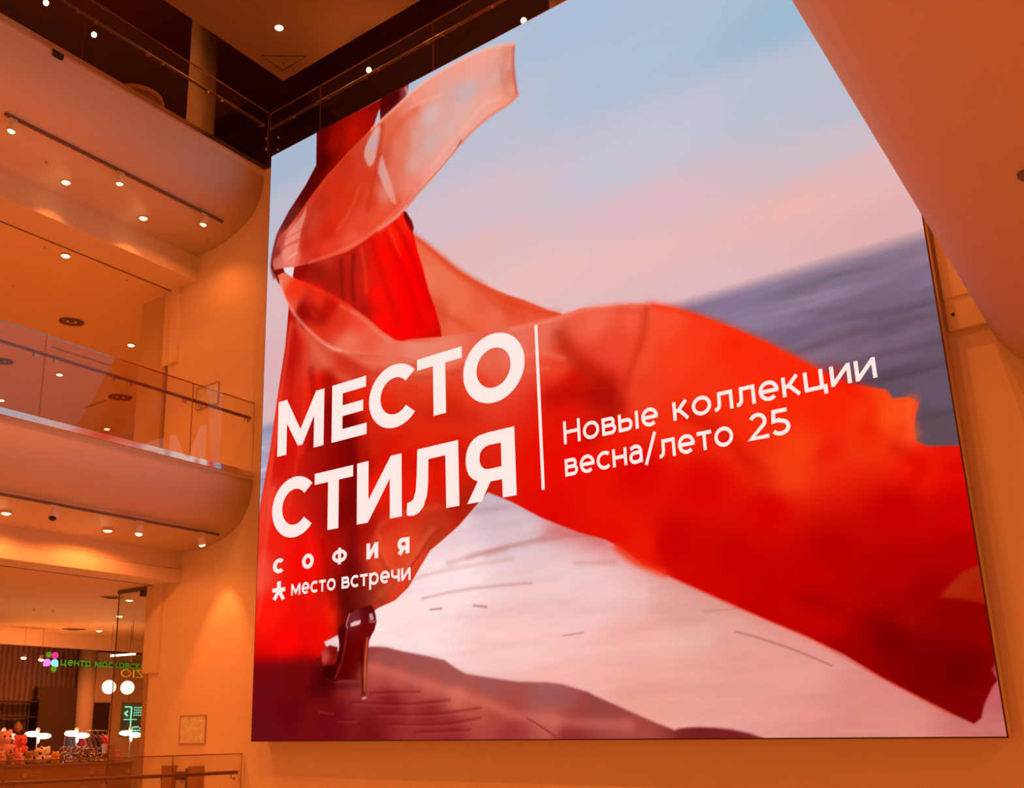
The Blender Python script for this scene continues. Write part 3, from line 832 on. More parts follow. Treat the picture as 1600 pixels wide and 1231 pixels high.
# clothes rail behind the counter
RX = -8.0
root = thing('clothes_rail', (RX, 2.5, FLOOR), 'metal clothes rail hung with garments behind the counter', 'clothes rail')
mb = MB(); mb.tube([(RX, 2.0, .20), (RX, 3.08, .20)], .014, 8); mb.build('hanging_bar', M['steel'], root)
for y in (2.0, 3.06):
    mb = MB(); mb.tube([(RX, y, FLOOR), (RX, y, .21)], .013, 8); mb.build('upright', M['steel'], root)
    mb = MB(); mb.box(RX-.25, RX+.25, y-.015, y+.015, FLOOR, FLOOR+.03); mb.build('foot', M['steel'], root)
GC = [((.10, .13, .35), 'blue', .0), ((.16, .22, .5), 'light blue', .03), ((.45, .03, .14), 'crimson', 0), ((.5, .2, .3), 'dusty pink', .1), ((.22, .14, .12), 'grey brown', .05), ((.12, .03, .07), 'dark plum', 0), ((.06, .02, .05), 'black', .06), ((.40, .03, .03), 'red', 0), ((.62, .06, .05), 'bright red', -.05)]
for i, (c, nm, dz) in enumerate(GC):
    y = 2.07+i*.115
    root = thing('hanging_garment', (RX, y, .18), nm + ' garment on the clothes rail' + (' beside the left upright' if i == 0 else ''), 'garment', 'garments on the clothes rail')
    mm = mat('cloth_'+nm.replace(' ', '_'), c, .9, noise=.2, nscale=7)
    mb = MB()
    zb = -.72+dz
    prev = None
    for t in range(7):
        f = t/6; z = .10-f*(.10-zb); wx = .05+.17*min(1, f*3.5)+.03*f; wy = .035+.012*math.sin(f*9+i)
        ring = [mb.bm.verts.new((RX+wx*math.cos(2*PI*k/16), y+(wy+.012*math.cos(6*PI*k/16*2))*math.sin(2*PI*k/16), z)) for k in range(16)]
        if prev: mb.bridge(prev, ring)
        else: mb.bm.faces.new(ring[::-1])
        prev = ring
    mb.bm.faces.new(prev)
    mb.build('cloth', mm, root)
    mb = MB(); mb.tube([(RX-.17, y, .06), (RX, y, .13), (RX+.17, y, .06)], .008, 6); mb.tube([(RX, y, .13), (RX, y, .17), (RX+.012, y, .215), (RX-.012, y, .222)], .004, 5); mb.build('hanger', M['steel'], root)
# dark shelf with headless displays at the back
root = thing('dark_shelf_unit', (-12.6, 3.0, FLOOR), 'dark shelf unit with small goods against the dark curtain wall', 'shelf')
mb = MB()
for z in (.15, .55, .93): mb.box(-12.9, -12.5, 2.1, 4.0, z, z+.03)
mb.build('shelf_boards', M['door'], root)
for y in (2.1, 3.97):
    mb = MB(); mb.box(-12.9, -12.5, y, y+.04, FLOOR, 1.0); mb.build('side_panel', M['door'], root)
for i, (y, z, r, lab) in enumerate(((2.45, .58, .12, 'round tan ornament on the dark shelf, left'), (2.95, .58, .10, 'round tan ornament on the dark shelf, middle'), (3.55, .18, .13, 'tan ornament on the lower dark shelf board'))):
    mb = MB(); mb.lathe((-12.65, y, z), (0, 0, 1), [(0, r*.5), (.02, r*.6), (r*.9, r), (r*1.7, r*.6), (r*2.0, r*.3), (r*2.3, r*.4)], 18)
    tag(mb.build('vase', M['wood'], loc=(-12.65, y, z)), lab, 'ornament', 'ornaments on the dark shelf')

# lights inside the shops (track lamps fixed to their ceilings)
for x, y, z, p in ((-8.5, 3.0, 2.45, 130), (-6.0, .6, 2.45, 60), (-10.5, 6.2, 2.45, 110)):
    pass

# ------------------------------------------------------------------ rounded chair behind the top railing
root = thing('round_tub_chair', (-1.66, -1.58, 9.575), 'round backed tub chair behind the top left railing', 'chair')
cx, cy = -1.66, -1.58
CH = mat('chair_shell', (.34, .17, .08), .6)
mb = MB()
prev = None
A0 = math.radians(-34)
def hoop(R, z, k):
    a = A0+math.radians(-112+224*k/28)
    return (cx+R*math.cos(a), cy+R*math.sin(a), z)
for t in range(5):
    f = t/4
    ring = [mb.bm.verts.new(hoop(.36+.05*f, 9.95+f*.50, k)) for k in range(29)]
    if prev:
        for k in range(28):
            fc = mb.bm.faces.new((prev[k], prev[k+1], ring[k+1], ring[k])); fc.smooth = True
    prev = ring
bk = mb.build('backrest', CH, root); sm = bk.modifiers.new('thickness', 'SOLIDIFY'); sm.thickness = .04
mb = MB(); mb.tube([hoop(.41, 10.46, k) for k in range(29)], .045, 10); mb.build('rim', mat('chair_rim', (.60, .30, .10), .5), root)
mb = MB(); mb.lathe((cx, cy, 9.93), (0, 0, 1), [(0, .33), (.10, .36), (.14, .30)], 28); mb.build('seat', CH, root)
for k in range(4):
    a = PI/4+k*PI/2
    mb = MB(); mb.tube([(cx+.22*math.cos(a), cy+.22*math.sin(a), 9.94), (cx+.3*math.cos(a), cy+.3*math.sin(a), 9.571)], [.025, .015], 8); mb.build('leg', M['wood'], root)
# ------------------------------------------------------------------ the video screen
SW, SH_ = 9.488, 9.5
screen = thing('video_screen', (0, 0, 0), 'huge square video screen showing a red dress blowing on a beach', 'screen')
mb = MB(); mb.box(0, SW, .02, YW-.021, 0, SH_); mb.build('cabinet', M['cabinet'], screen)
mb = MB()
mb.box(-.012, SW+.012, .001, .02, -.014, 0); mb.box(-.012, SW+.012, .001, .02, SH_, SH_+.012); mb.box(-.012, 0, .001, .02, 0, SH_); mb.box(SW, SW+.012, .001, .02, 0, SH_)
mb.build('bezel', M['bezel'], screen)

def lin(c):
    c=np.asarray(c,float)/255.0
    return np.where(c<=.04045,c/12.92,((c+.055)/1.055)**2.4)
def smooth_loop(pts,closed=True,n=4):
    P=np.asarray(pts,float); m=len(P); out=[]
    for i in range(m if closed else m-1):
        if closed: p0,p1,p2,p3=P[i-1],P[i],P[(i+1)%m],P[(i+2)%m]
        else: p0,p1,p2,p3=P[max(i-1,0)],P[i],P[i+1],P[min(i+2,m-1)]
        for k in range(n):
            t=k/n
            out.append(.5*((2*p1)+(-p0+p2)*t+(2*p0-5*p1+4*p2-p3)*t*t+(-p0+3*p1-3*p2+p3)*t**3))
    if not closed: out.append(P[-1])
    return np.array(out)
def seg_dist(X,Z,P,closed):
    d=np.full(X.shape,1e9); m=len(P)
    for i in range(m if closed else m-1):
        a,b=P[i],P[(i+1)%m]; v=b-a; L=v@v+1e-12
        t=np.clip(((X-a[0])*v[0]+(Z-a[1])*v[1])/L,0,1)
        d=np.minimum(d,(X-a[0]-t*v[0])**2+(Z-a[1]-t*v[1])**2)
    return np.sqrt(d)
def inside(X,Z,P):
    r=np.zeros(X.shape,bool); m=len(P)
    for i in range(m):
        (x1,z1),(x2,z2)=P[i],P[(i+1)%m]
        if z1==z2: continue
        c=((z1>Z)!=(z2>Z))&(X<(x2-x1)*(Z-z1)/(z2-z1)+x1); r^=c
    return r
def blend_colors(X,Z,S,sx=1.0,p=1.6):
    num=np.zeros(X.shape+(3,)); den=np.zeros(X.shape)
    for x,z,r,g,b in S:
        w=1/(((X-x)*sx)**2+(Z-z)**2+.004)**p
        num+=w[...,None]*np.array((r,g,b),float); den+=w
    return num/den[...,None]
def paint_picture(X,Z,OPS):
    img=np.zeros(X.shape+(3,))
    xs=X[0]; zs=Z[:,0]
    for op in OPS:
        k=op[0]
        if k=='fill':            # sx, samples, zlo, zhi, soft
            _,sx,S,zlo,zhi,soft=op
            c=blend_colors(X,Z,S,sx)
            a=np.clip((Z-zlo)/soft+.5,0,1)*np.clip((zhi-Z)/soft+.5,0,1)
            img+=(c-img)*a[...,None]; continue
        if k=='noise':           # zlo, zhi, cell width, cell height, amount, seed
            _,zlo,zhi,cx,cz,am,seed=op
            rg=np.random.RandomState(seed); acc=np.zeros(X.shape); tot=0
            for o in range(3):
                nx,nz=int(10/cx*2**o)+2,int(10/cz*2**o)+2
                g=rg.rand(nz,nx)
                fx=xs/10*(nx-2); fz=zs/10*(nz-2); ix=fx.astype(int); iz=fz.astype(int)
                tx=fx-ix; tz=fz-iz; tx=tx*tx*(3-2*tx); tz=(tz*tz*(3-2*tz))[:,None]
                a=g[iz][:,ix]*(1-tx)+g[iz][:,ix+1]*tx; b=g[iz+1][:,ix]*(1-tx)+g[iz+1][:,ix+1]*tx
                acc+=(a*(1-tz)+b*tz)*.6**o; tot+=.6**o
            m=np.clip((Z-zlo)/.2,0,1)*np.clip((zhi-Z)/.2,0,1)
            img*=(1+am*m*(acc/tot-.5)*2)[...,None]; continue
        if k=='poly':            # pts, samples, soft, alpha, smooth
            _,pts,S,soft,al,sm=op
            P=smooth_loop(pts) if sm else np.asarray(pts,float); closed=True; pad=soft*1.5
        else:                    # line: pts, width, color, alpha
            _,pts,wid,col,al=op
            P=smooth_loop(pts,False); closed=False; pad=wid*2.6
        i0,i1=np.searchsorted(xs,[P[:,0].min()-pad,P[:,0].max()+pad]); j0,j1=np.searchsorted(zs,[P[:,1].min()-pad,P[:,1].max()+pad])
        if i1<=i0 or j1<=j0: continue
        x=X[j0:j1,i0:i1]; z=Z[j0:j1,i0:i1]; sub=img[j0:j1,i0:i1]
        d=seg_dist(x,z,P,closed)
        if k=='poly':
            sd=np.where(inside(x,z,P),d,-d); t=np.clip(sd/soft+.5,0,1); a=t*t*(3-2*t)*al
            c=blend_colors(x,z,S) if len(S)>1 else np.broadcast_to(np.array(S[0][2:],float),sub.shape)
        else:
            a=np.exp(-(d/wid)**2)*al; c=np.broadcast_to(np.array(col,float),sub.shape)
        sub+=(c-sub)*a[...,None]
    return np.clip(img,0,255)


PICTURE = [
('fill',0.35,[(8.561,7.79,160,186,208),(6.703,8.034,174,191,214),(5.864,9.138,172,189,214),(3.726,8.427,192,192,210),(0.259,9.208,170,185,206),(0.445,8.305,190,188,204),(0.211,6.675,222,186,190),(0.249,5.789,222,178,182),(6.603,6.727,202,194,208),(8.178,6.892,184,192,210),(9.071,6.4,188,190,206),(9.04,5.638,226,184,184),(8.37,5.461,234,182,178),(9.262,4.985,224,176,174),(6.507,5.481,232,186,186),(5.191,5.651,234,190,188),(4.238,6.907,214,190,202),(3.899,6.35,228,186,186),(7.248,4.918,226,184,188),(7.117,6.946,194,196,214),(4.863,9.355,176,190,214),(8.763,5.994,206,190,200),(6.551,6.055,222,186,192)],4.5,9.6,0.02),
('fill',0.3,[(9.439,4.559,140,116,136),(8.586,4.499,132,112,134),(7.645,4.49,138,118,146),(9.344,3.857,112,90,108),(8.505,3.816,122,98,116),(9.367,3.199,104,82,98),(9.352,2.697,98,76,88),(8.146,4.054,124,104,128),(0.143,4.858,150,146,176),(0.06,4.149,176,168,196),(9.286,4.279,122,100,122)],2.93,4.72,0.16),
('noise',2.6,4.75,1.3,0.16,0.16,3),
('noise',2.6,4.6,0.5,0.1,0.1,5),
('line',[(8.058,3.849),(8.636,3.864),(9.118,3.881),(9.543,3.88)],0.05,(88,62,72),0.25),
('line',[(8.026,3.559),(8.602,3.584),(9.082,3.609),(9.506,3.615)],0.05,(88,62,72),0.3),
('line',[(7.992,3.252),(8.566,3.287),(9.045,3.321),(9.467,3.334)],0.05,(88,62,72),0.3),
('line',[(7.953,2.896),(8.524,2.943),(9.001,2.986),(9.422,3.008)],0.06,(88,62,72),0.3),
('fill',0.6,[(4.252,2.844,204,178,190),(5.11,2.362,222,188,192),(4.764,2.645,214,184,192),(3.581,1.991,252,222,222),(2.946,1.395,255,220,220),(4.515,1.13,248,194,188),(5.4,1.432,242,188,186),(6.165,1.023,240,168,158),(7.516,0.623,234,156,146),(8.635,0.175,226,140,130),(9.385,0.056,206,112,106),(6.114,0.352,236,160,146),(3.596,2.65,236,204,208),(5.422,1.797,238,196,196),(2.51,1.26,255,226,224),(9.456,0.374,196,90,96),(5.353,0.65,246,178,168),(6.91,1.237,226,160,150)],-1,3.0,0.03),
('noise',-1,3.0,1.1,0.12,0.035,8),
('noise',-1,3.0,0.25,0.05,0.02,9),
('poly',[(8.927,3.303),(9.714,3.368),(9.627,2.4),(8.822,2.484)],[(9.35,3.075,104,84,100),(9.404,2.687,98,76,88),(9.217,2.914,96,74,88)],0.05,1,0),
('line',[(8.99,2.898),(9.216,2.901),(9.54,2.894)],0.04,(84,64,78),0.5),
('line',[(3.585,2.154),(4.183,2.23),(4.746,2.255),(5.28,2.278),(5.699,2.245)],0.037399999999999996,(186,112,108),0.35),
('line',[(3.888,2.184),(4.562,2.262),(5.018,2.297)],0.0272,(186,112,108),0.35),
('line',[(2.952,2.016),(3.583,2.073),(4.178,2.087),(4.556,2.106)],0.034,(186,112,108),0.24499999999999997),
('line',[(5.019,2.312),(5.454,2.331),(5.776,2.161)],0.068,(186,112,108),0.24499999999999997),
('line',[(4.004,2.758),(4.583,2.736),(5.12,2.546)],0.051,(186,112,108),0.175),
('line',[(3.162,1.746),(3.777,1.794),(4.357,1.792),(4.814,1.777)],0.0204,(186,112,108),0.385),
('line',[(4.181,2.198),(4.468,2.227)],0.051,(186,112,108),0.35),
('line',[(5.431,1.944),(5.919,1.902)],0.034,(186,112,108),0.27999999999999997),
('line',[(3.286,1.596),(3.471,1.589)],0.0144,(150,76,76),0.6400000000000001),
('line',[(3.968,1.586),(4.159,1.554)],0.0144,(150,76,76),0.5599999999999999),
('line',[(5.215,1.135),(5.482,1.152)],0.0096,(150,76,76),0.48),
('line',[(7.232,1.037),(7.423,0.973),(7.788,0.825),(8.131,0.655)],0.0096,(150,76,76),0.5599999999999999),
('line',[(6.913,1.27),(7.322,1.269)],0.012,(150,76,76),0.2),
('line',[(2.51,2.104),(3.585,2.154),(5.444,2.166)],0.12,(255,232,230),0.16),
('line',[(2.731,1.576),(4.164,1.694),(6.202,1.503)],0.12,(255,232,230),0.16),
('line',[(2.944,1.151),(4.521,1.28),(6.186,1.296)],0.12,(255,232,230),0.16),
('line',[(3.753,0.869),(5.369,0.932),(6.886,0.976)],0.12,(255,232,230),0.16),
('poly',[(-0.291,-0.131),(-0.357,0.978),(1.14,1.129),(2.222,1.192),(2.398,1.181),(2.537,1.168),(2.809,1.1),(3.204,1.02),(3.505,0.95),(3.673,0.844),(3.823,0.77),(4.176,0.708),(4.572,0.646),(4.953,0.624),(5.163,0.596),(5.366,0.536),(5.49,0.501),(5.587,0.451),(5.968,0.289),(6.291,0.154),(6.485,0.081),(6.541,0.097),(6.651,0.107),(6.764,0.108),(6.928,0.1),(7.101,0.079),(7.272,0.043),(7.402,-0.003),(7.394,-0.078),(2.932,-0.077)],[(0.175,0.784,120,8,14),(0.764,0.489,104,6,12),(0.205,0.143,104,12,20),(1.543,0.208,112,10,16),(2.258,1.119,150,62,58),(2.606,1.048,160,76,72),(3.106,0.971,164,84,80),(3.579,0.8,166,84,82),(4.175,0.657,164,86,84),(5.001,0.513,164,92,90),(5.753,0.361,150,66,62),(2.399,0.905,190,80,66),(2.74,0.788,186,82,68),(3.262,0.643,190,84,68),(3.695,0.509,206,100,80),(4.021,0.429,190,82,62),(4.333,0.284,176,70,56),(4.982,0.161,190,88,76),(5.969,0.045,168,70,62),(6.863,0.077,120,30,32),(2.604,0.442,140,26,30),(3.256,0.304,150,36,38),(3.564,0.133,150,40,42),(4.436,0.057,160,52,52),(5.234,0.029,150,46,44),(2.262,0.073,122,18,24),(1.144,0.964,150,10,10)],0.04,1,0),
('line',[(2.258,0.937),(2.74,0.813),(3.262,0.655),(3.665,0.545),(4.166,0.402),(4.446,0.293),(4.719,0.236),(5.243,0.179),(5.976,0.138)],0.07,(222,116,100),0.45),
('line',[(2.328,1.063),(2.809,0.986),(3.266,0.888),(3.578,0.752),(4.027,0.615),(4.731,0.5),(5.258,0.439)],0.1,(160,78,76),0.5),
('line',[(2.26,0.59),(2.672,0.59),(3.101,0.58)],0.022,(110,14,20),0.38),
('line',[(2.33,0.563),(2.739,0.562),(3.165,0.554)],0.012,(196,96,90),0.25),
('line',[(1.905,0.485),(2.805,0.436),(3.571,0.465)],0.022,(110,14,20),0.38),
('line',[(1.977,0.458),(2.871,0.41),(3.632,0.439)],0.012,(196,96,90),0.25),
('line',[(2.331,0.323),(3.256,0.304),(4.019,0.359)],0.022,(110,14,20),0.38),
('line',[(2.4,0.296),(3.319,0.279),(4.076,0.335)],0.012,(196,96,90),0.25),
('line',[(1.275,0.396),(1.54,0.364)],0.022,(110,14,20),0.38),
('line',[(1.352,0.368),(1.615,0.336)],0.012,(196,96,90),0.25),
('line',[(2.603,0.193),(3.411,0.183),(4.015,0.244)],0.022,(110,14,20),0.38),
('line',[(2.67,0.168),(3.472,0.158),(4.072,0.22)],0.012,(196,96,90),0.25),
('line',[(2.998,0.091),(3.864,0.107)],0.022,(110,14,20),0.38),
('line',[(3.062,0.067),(3.922,0.083)],0.012,(196,96,90),0.25),
('line',[(1.616,0.259),(1.98,0.253)],0.022,(110,14,20),0.38),
('line',[(1.69,0.232),(2.051,0.226)],0.012,(196,96,90),0.25),
('line',[(4.691,0.232),(4.901,0.119),(5.053,0.02)],0.01,(120,30,30),0.7),
('poly',[(1.069,9.536),(1.993,9.508),(2.531,9.494),(2.436,9.344),(2.41,9.32),(2.288,9.043),(2.106,8.901),(1.896,8.17),(1.517,7.863),(0.968,7.154),(0.676,7.226),(0.514,6.804),(0.264,7.085),(0.079,7.42),(0.105,7.668),(0.196,7.99),(0.459,8.297),(0.839,8.626),(1.073,8.902)],[(1.174,9.298,96,2,2),(1.183,8.914,80,2,2),(1.494,9.162,150,10,2),(1.887,9.088,186,18,4),(2.158,9.247,170,14,4),(2.319,9.407,140,8,4),(0.93,8.544,84,4,4),(0.465,8.154,110,30,24),(0.236,7.764,170,60,50),(0.196,7.267,120,16,10),(1.505,8.505,150,10,0)],0.03,1,0),
('poly',[(2.468,9.524),(2.895,9.531),(3.007,9.501),(2.964,9.24),(2.867,9.18),(2.661,9.07),(2.468,8.964),(2.442,9.122),(2.426,9.349)],[(2.531,9.356,84,2,4),(2.74,9.398,72,2,4),(2.935,9.398,150,50,50),(2.531,9.082,100,16,10)],0.02,1,0),
('line',[(2.946,9.461),(2.975,9.334),(2.944,9.249)],0.025,(210,170,180),0.7),
('line',[(2.895,9.485),(2.924,9.312),(2.893,9.214)],0.02,(140,40,40),0.8),
('poly',[(2.926,7.053),(3.046,6.978),(3.211,6.83),(3.396,6.637),(3.621,6.39),(3.796,6.195),(3.967,6.043),(4.178,5.869),(4.424,5.692),(4.663,5.533),(4.858,5.42),(5.047,5.292),(5.232,5.159),(5.396,5.07),(5.525,4.998),(5.515,4.835),(4.399,5.018),(3.571,5.129),(3.378,5.584)],[(3.117,6.903,240,110,70),(3.395,6.564,238,104,72),(3.658,6.044,236,112,76),(3.827,5.683,238,110,74),(3.47,5.635,226,84,48),(4.032,5.285,240,98,62),(4.257,5.705,232,94,62),(4.656,5.364,230,76,44),(5.043,5.214,236,86,56),(5.413,5.037,234,100,70),(4.449,5.277,236,104,72),(3.343,6.222,240,116,80)],0.022,1,0),
('line',[(3.051,6.96),(3.396,6.612),(3.795,6.172),(4.177,5.851),(4.58,5.496),(4.891,5.287),(5.34,5.065)],0.05,(226,62,26),0.65),
('line',[(3.576,6.424),(4.051,5.921),(4.417,5.508),(4.885,5.153)],0.04,(222,74,40),0.5),
('line',[(3.47,5.635),(3.82,5.42),(4.072,5.199)],0.06,(222,70,34),0.5),
('poly',[(0.495,7.308),(1.022,7.271),(2.012,7.244),(2.731,7.418),(2.899,7.424),(2.975,7.161),(3.07,6.982),(3.152,6.646),(3.225,6.42),(3.339,5.986),(3.452,5.678),(3.532,5.386),(3.578,5.03),(3.573,4.773),(0.444,5.547),(0.522,6.578)],[(0.795,7.165,150,14,6),(1.2,6.946,150,24,10),(1.537,6.708,170,24,10),(1.809,6.453,186,26,14),(2.07,6.541,200,30,16),(1.364,7.113,190,40,20),(2.276,6.56,232,24,10),(2.529,6.813,255,10,0),(2.729,7.164,250,30,10),(2.873,6.534,255,0,0),(3.108,6.136,250,0,0),(2.914,5.716,250,0,0),(3.287,5.61,240,4,0),(3.462,5.253,210,10,4),(2.528,5.827,252,10,4),(2.074,6.039,176,20,12),(2.016,6.813,190,30,16),(2.428,6.264,255,14,6),(1.095,6.671,216,16,8),(1.382,6.239,140,12,6)],0.022,1,0),
('line',[(2.274,7.154),(2.428,6.679),(2.578,6.218),(2.771,5.678)],0.06,(210,10,4),0.6),
('line',[(2.529,7.15),(2.776,6.648),(3.013,6.085),(3.194,5.519)],0.06,(210,6,2),0.5),
('line',[(2.066,7.096),(2.147,6.643),(2.175,6.341)],0.035,(250,60,34),0.5),
('line',[(1.908,7.02),(1.886,6.599),(1.916,6.294)],0.05,(120,8,4),0.5),
('line',[(1.64,7.022),(1.679,6.578),(1.703,6.4)],0.05,(130,10,6),0.5),
('line',[(2.73,7.291),(2.972,6.789),(3.158,6.321),(3.381,5.738)],0.05,(200,0,0),0.5),
('line',[(2.63,7.2),(2.825,6.714)],0.02,(255,60,40),0.5),
('poly',[(2.879,7.406),(2.938,7.384),(3.048,7.185),(3.081,7.073),(3.061,6.997),(2.984,7.107),(2.908,7.286)],[(2.952,7.295,110,0,4),(3.033,7.098,140,4,8)],0.02,1,0),
('poly',[(0.547,6.303),(0.474,5.945),(0.344,5.233),(0.186,4.228),(0.031,3.546),(-0.068,2.943),(-0.134,2.287),(-0.12,0.967),(-0.122,1.004),(0.971,0.97),(1.703,1.269),(1.797,1.392),(2.146,1.555),(2.397,1.688),(2.699,1.763),(2.929,1.909),(3.104,2.125),(3.298,2.354),(3.488,2.456),(3.759,2.611),(4.067,2.856),(4.228,2.979),(4.594,2.791),(4.995,2.541),(5.469,2.306),(5.825,2.169),(5.987,2.068),(6.258,1.835),(6.497,1.711),(6.891,1.493),(7.258,1.294),(7.605,1.105),(7.936,0.938),(8.253,0.75),(8.544,0.536),(8.825,0.356),(9.093,0.194),(9.256,0.105),(9.317,0.152),(9.358,0.269),(9.443,0.417),(9.49,0.469),(9.454,0.557),(9.501,0.642),(9.515,0.805),(9.519,1.138),(9.51,1.593),(9.514,1.972),(9.52,2.565),(9.232,2.615),(9.137,2.69),(9.136,2.804),(9.17,2.937),(9.212,3.042),(9.133,3.124),(8.993,3.143),(8.947,3.239),(8.837,3.291),(8.609,3.392),(8.411,3.549),(8.178,3.747),(7.874,4.012),(7.551,4.262),(7.21,4.502),(6.848,4.724),(6.619,4.832),(6.382,4.91),(6.008,4.98),(5.707,5.051),(5.391,5.041),(5.16,5.047),(4.682,5.094),(3.546,5.261),(2.985,5.375),(2.513,5.405),(1.762,5.685)],[(0.468,5.733,190,20,10),(0.212,4.948,226,30,20),(0.453,4.279,214,20,10),(0.141,3.329,232,50,34),(0.366,3.003,240,30,16),(0.032,2.366,240,70,50),(0.282,1.775,255,20,10),(0.699,1.377,250,6,4),(1.333,1.512,240,10,4),(0.183,0.953,214,0,0),(0.972,0.918,196,0,0),(1.575,1.67,236,30,8),(1.87,2.172,120,10,8),(1.934,1.814,110,16,8),(1.055,2.443,245,10,4),(1.248,5.124,240,28,8),(1.522,4.562,150,10,6),(1.78,4.41,130,6,4),(1.662,3.856,150,8,4),(2.026,4.744,230,32,10),(1.238,5.536,214,80,60),(2.513,5.21,236,110,84),(3.095,4.967,232,112,84),(3.65,5.057,236,124,98),(4.27,4.76,232,100,74),(4.671,4.832,232,112,90),(2.976,4.528,226,48,18),(3.631,4.2,220,38,14),(4.056,4.458,234,62,32),(2.512,4.444,230,38,12),(3.409,3.801,226,32,10),(2.742,3.659,220,18,2),(2.036,3.601,160,14,6),(2.395,3.356,240,28,8),(3.075,3.332,234,24,4),(3.611,3.327,226,22,4),(2.956,2.396,226,68,34),(3.387,2.595,190,50,26),(2.51,2.363,234,68,34),(2.733,1.911,220,58,30),(3.907,2.855,176,30,12),(2.397,1.858,170,50,28),(2.042,2.867,170,14,8),(1.798,3.084,130,6,4),(3.619,3.672,220,28,8),(5.243,4.851,234,110,84),(5.61,4.919,238,92,66),(5.404,4.47,240,68,38),(5.869,4.845,242,100,74),(6.099,4.454,236,70,44),(6.452,4.76,246,90,60),(6.759,4.592,248,76,44),(5.561,4.101,216,18,4),(5.89,3.864,190,16,8),(5.367,3.82,226,18,4),(6.41,4.213,240,74,44),(6.375,3.753,238,60,30),(6.872,4.095,250,60,24),(7.193,4.316,248,54,20),(7.532,4.074,250,40,8),(7.139,3.727,248,50,16),(6.808,3.356,244,46,14),(7.848,3.773,250,40,10),(7.679,3.456,248,46,12),(8.149,3.488,250,36,6),(7.434,3.082,244,44,10),(8.073,2.818,248,60,16),(7.918,2.577,242,56,14),(8.426,3.15,250,36,4),(8.365,2.631,232,20,4),(8.886,2.985,252,78,20),(9.006,3.024,250,74,24),(9.084,2.751,246,60,20),(8.748,2.818,240,44,6),(9.151,2.425,240,24,4),(9.458,2.309,220,4,0),(9.388,2.566,232,20,4),(7.684,2.213,214,4,0),(7.034,2.59,220,4,0),(6.306,2.858,220,6,0),(5.503,3.154,236,8,0),(5.941,3.382,240,28,2),(5.066,3.234,232,14,0),(5.126,2.67,226,8,0),(5.944,2.249,236,14,0),(6.24,1.994,240,30,6),(6.619,2.017,200,0,0),(7.301,1.73,196,0,0),(6.94,1.569,206,6,0),(7.588,1.31,186,0,0),(8.187,1.134,190,0,0),(7.929,1.531,196,0,0),(8.26,1.746,186,0,0),(8.877,2.037,196,0,0),(8.8,1.439,180,0,0),(9.408,1.958,204,0,0),(9.41,1.606,176,0,0),(9.045,1.238,156,0,0),(8.908,1.017,160,6,0),(8.724,0.856,130,0,0),(8.326,0.823,150,0,0),(8.952,0.558,124,0,0),(9.209,0.547,112,0,0),(9.27,0.272,128,0,4),(9.439,0.755,140,0,0),(9.479,1.029,140,0,0)],0.02,1,0),
('poly',[(-0.277,1.134),(0.412,1.112),(1.141,1.087),(1.394,1.006),(1.608,0.73),(1.537,0.521),(-0.245,0.571)],[(0.172,0.841,118,8,14),(0.95,0.864,112,8,12),(0.183,0.615,104,12,20),(1.381,0.739,90,4,8)],0.28,1,0),
('poly',[(9.5,1.477),(9.476,1.467),(9.354,1.419),(9.238,1.317),(9.136,1.213),(9.292,1.183),(9.496,1.117),(9.505,1.195)],[(9.465,1.39,170,40,10),(9.239,1.22,176,44,14),(9.47,1.23,176,30,6)],0.05,0.9,0),
('poly',[(9.134,1.204),(9.32,1.174),(9.509,1.113),(9.5,0.574),(9.455,0.552),(9.153,0.606),(8.851,0.766),(8.747,0.902),(8.911,0.988)],[(9.346,0.956,140,0,0),(9.467,0.822,150,0,0),(9.046,0.882,140,0,0),(9.301,0.646,118,0,0)],0.12,0.6,0),
('line',[(9.44,0.638),(9.164,0.684),(8.851,0.766),(8.447,1.023),(7.98,1.302)],0.12,(108,0,0),0.35),
('line',[(5.376,4.772),(5.497,4.53),(5.702,4.271),(5.942,4.011),(6.049,3.749)],0.14,(170,24,8),0.55),
('line',[(6.538,4.816),(6.474,4.513),(6.328,4.194),(6.139,3.846),(6.047,3.71)],0.06,(206,44,20),0.6),
('line',[(6.133,4.935),(6.375,4.823),(6.489,4.709),(6.434,4.524)],0.05,(222,72,46),0.5),
('line',[(5.198,4.021),(5.553,3.981),(5.931,3.854),(6.041,3.633),(5.734,3.423)],0.14,(170,8,4),0.5),
('line',[(6.619,4.824),(6.921,4.671),(7.382,4.37),(7.872,3.998),(8.352,3.584)],0.05,(255,44,10),0.5),
('line',[(6.891,3.449),(7.099,3.295),(7.359,3.026),(7.542,2.781),(7.722,2.578)],0.1,(206,14,4),0.5),
('line',[(8.469,3.514),(8.738,3.215),(8.772,3.009),(8.682,2.766)],0.1,(240,20,0),0.5),
('line',[(9.157,3.087),(9.113,2.968),(9.125,2.743)],0.06,(255,90,40),0.6),
('line',[(7.83,2.661),(8.044,2.556),(8.357,2.566),(8.616,2.714)],0.16,(244,64,18),0.45),
('line',[(4.68,5.05),(5.041,5.028),(5.39,5.016),(5.75,5.026),(6.176,4.947),(6.58,4.843)],0.035,(246,130,104),0.55),
('line',[(4.857,4.653),(5.138,4.615),(5.404,4.47)],0.04,(240,116,90),0.5),
('line',[(4.847,4.441),(5.173,4.403)],0.04,(236,110,84),0.4),
('line',[(9.008,2.388),(9.19,2.31),(9.454,2.28)],0.06,(240,20,0),0.4),
('line',[(8.957,2.649),(9.151,2.425),(8.956,2.21)],0.08,(196,0,0),0.35),
('line',[(5.966,2.07),(6.173,1.883),(6.502,1.716)],0.05,(250,60,24),0.8),
('line',[(6.5,1.701),(7.257,1.287),(7.938,0.933),(8.544,0.532),(9.094,0.185)],0.014,(230,60,40),0.5),
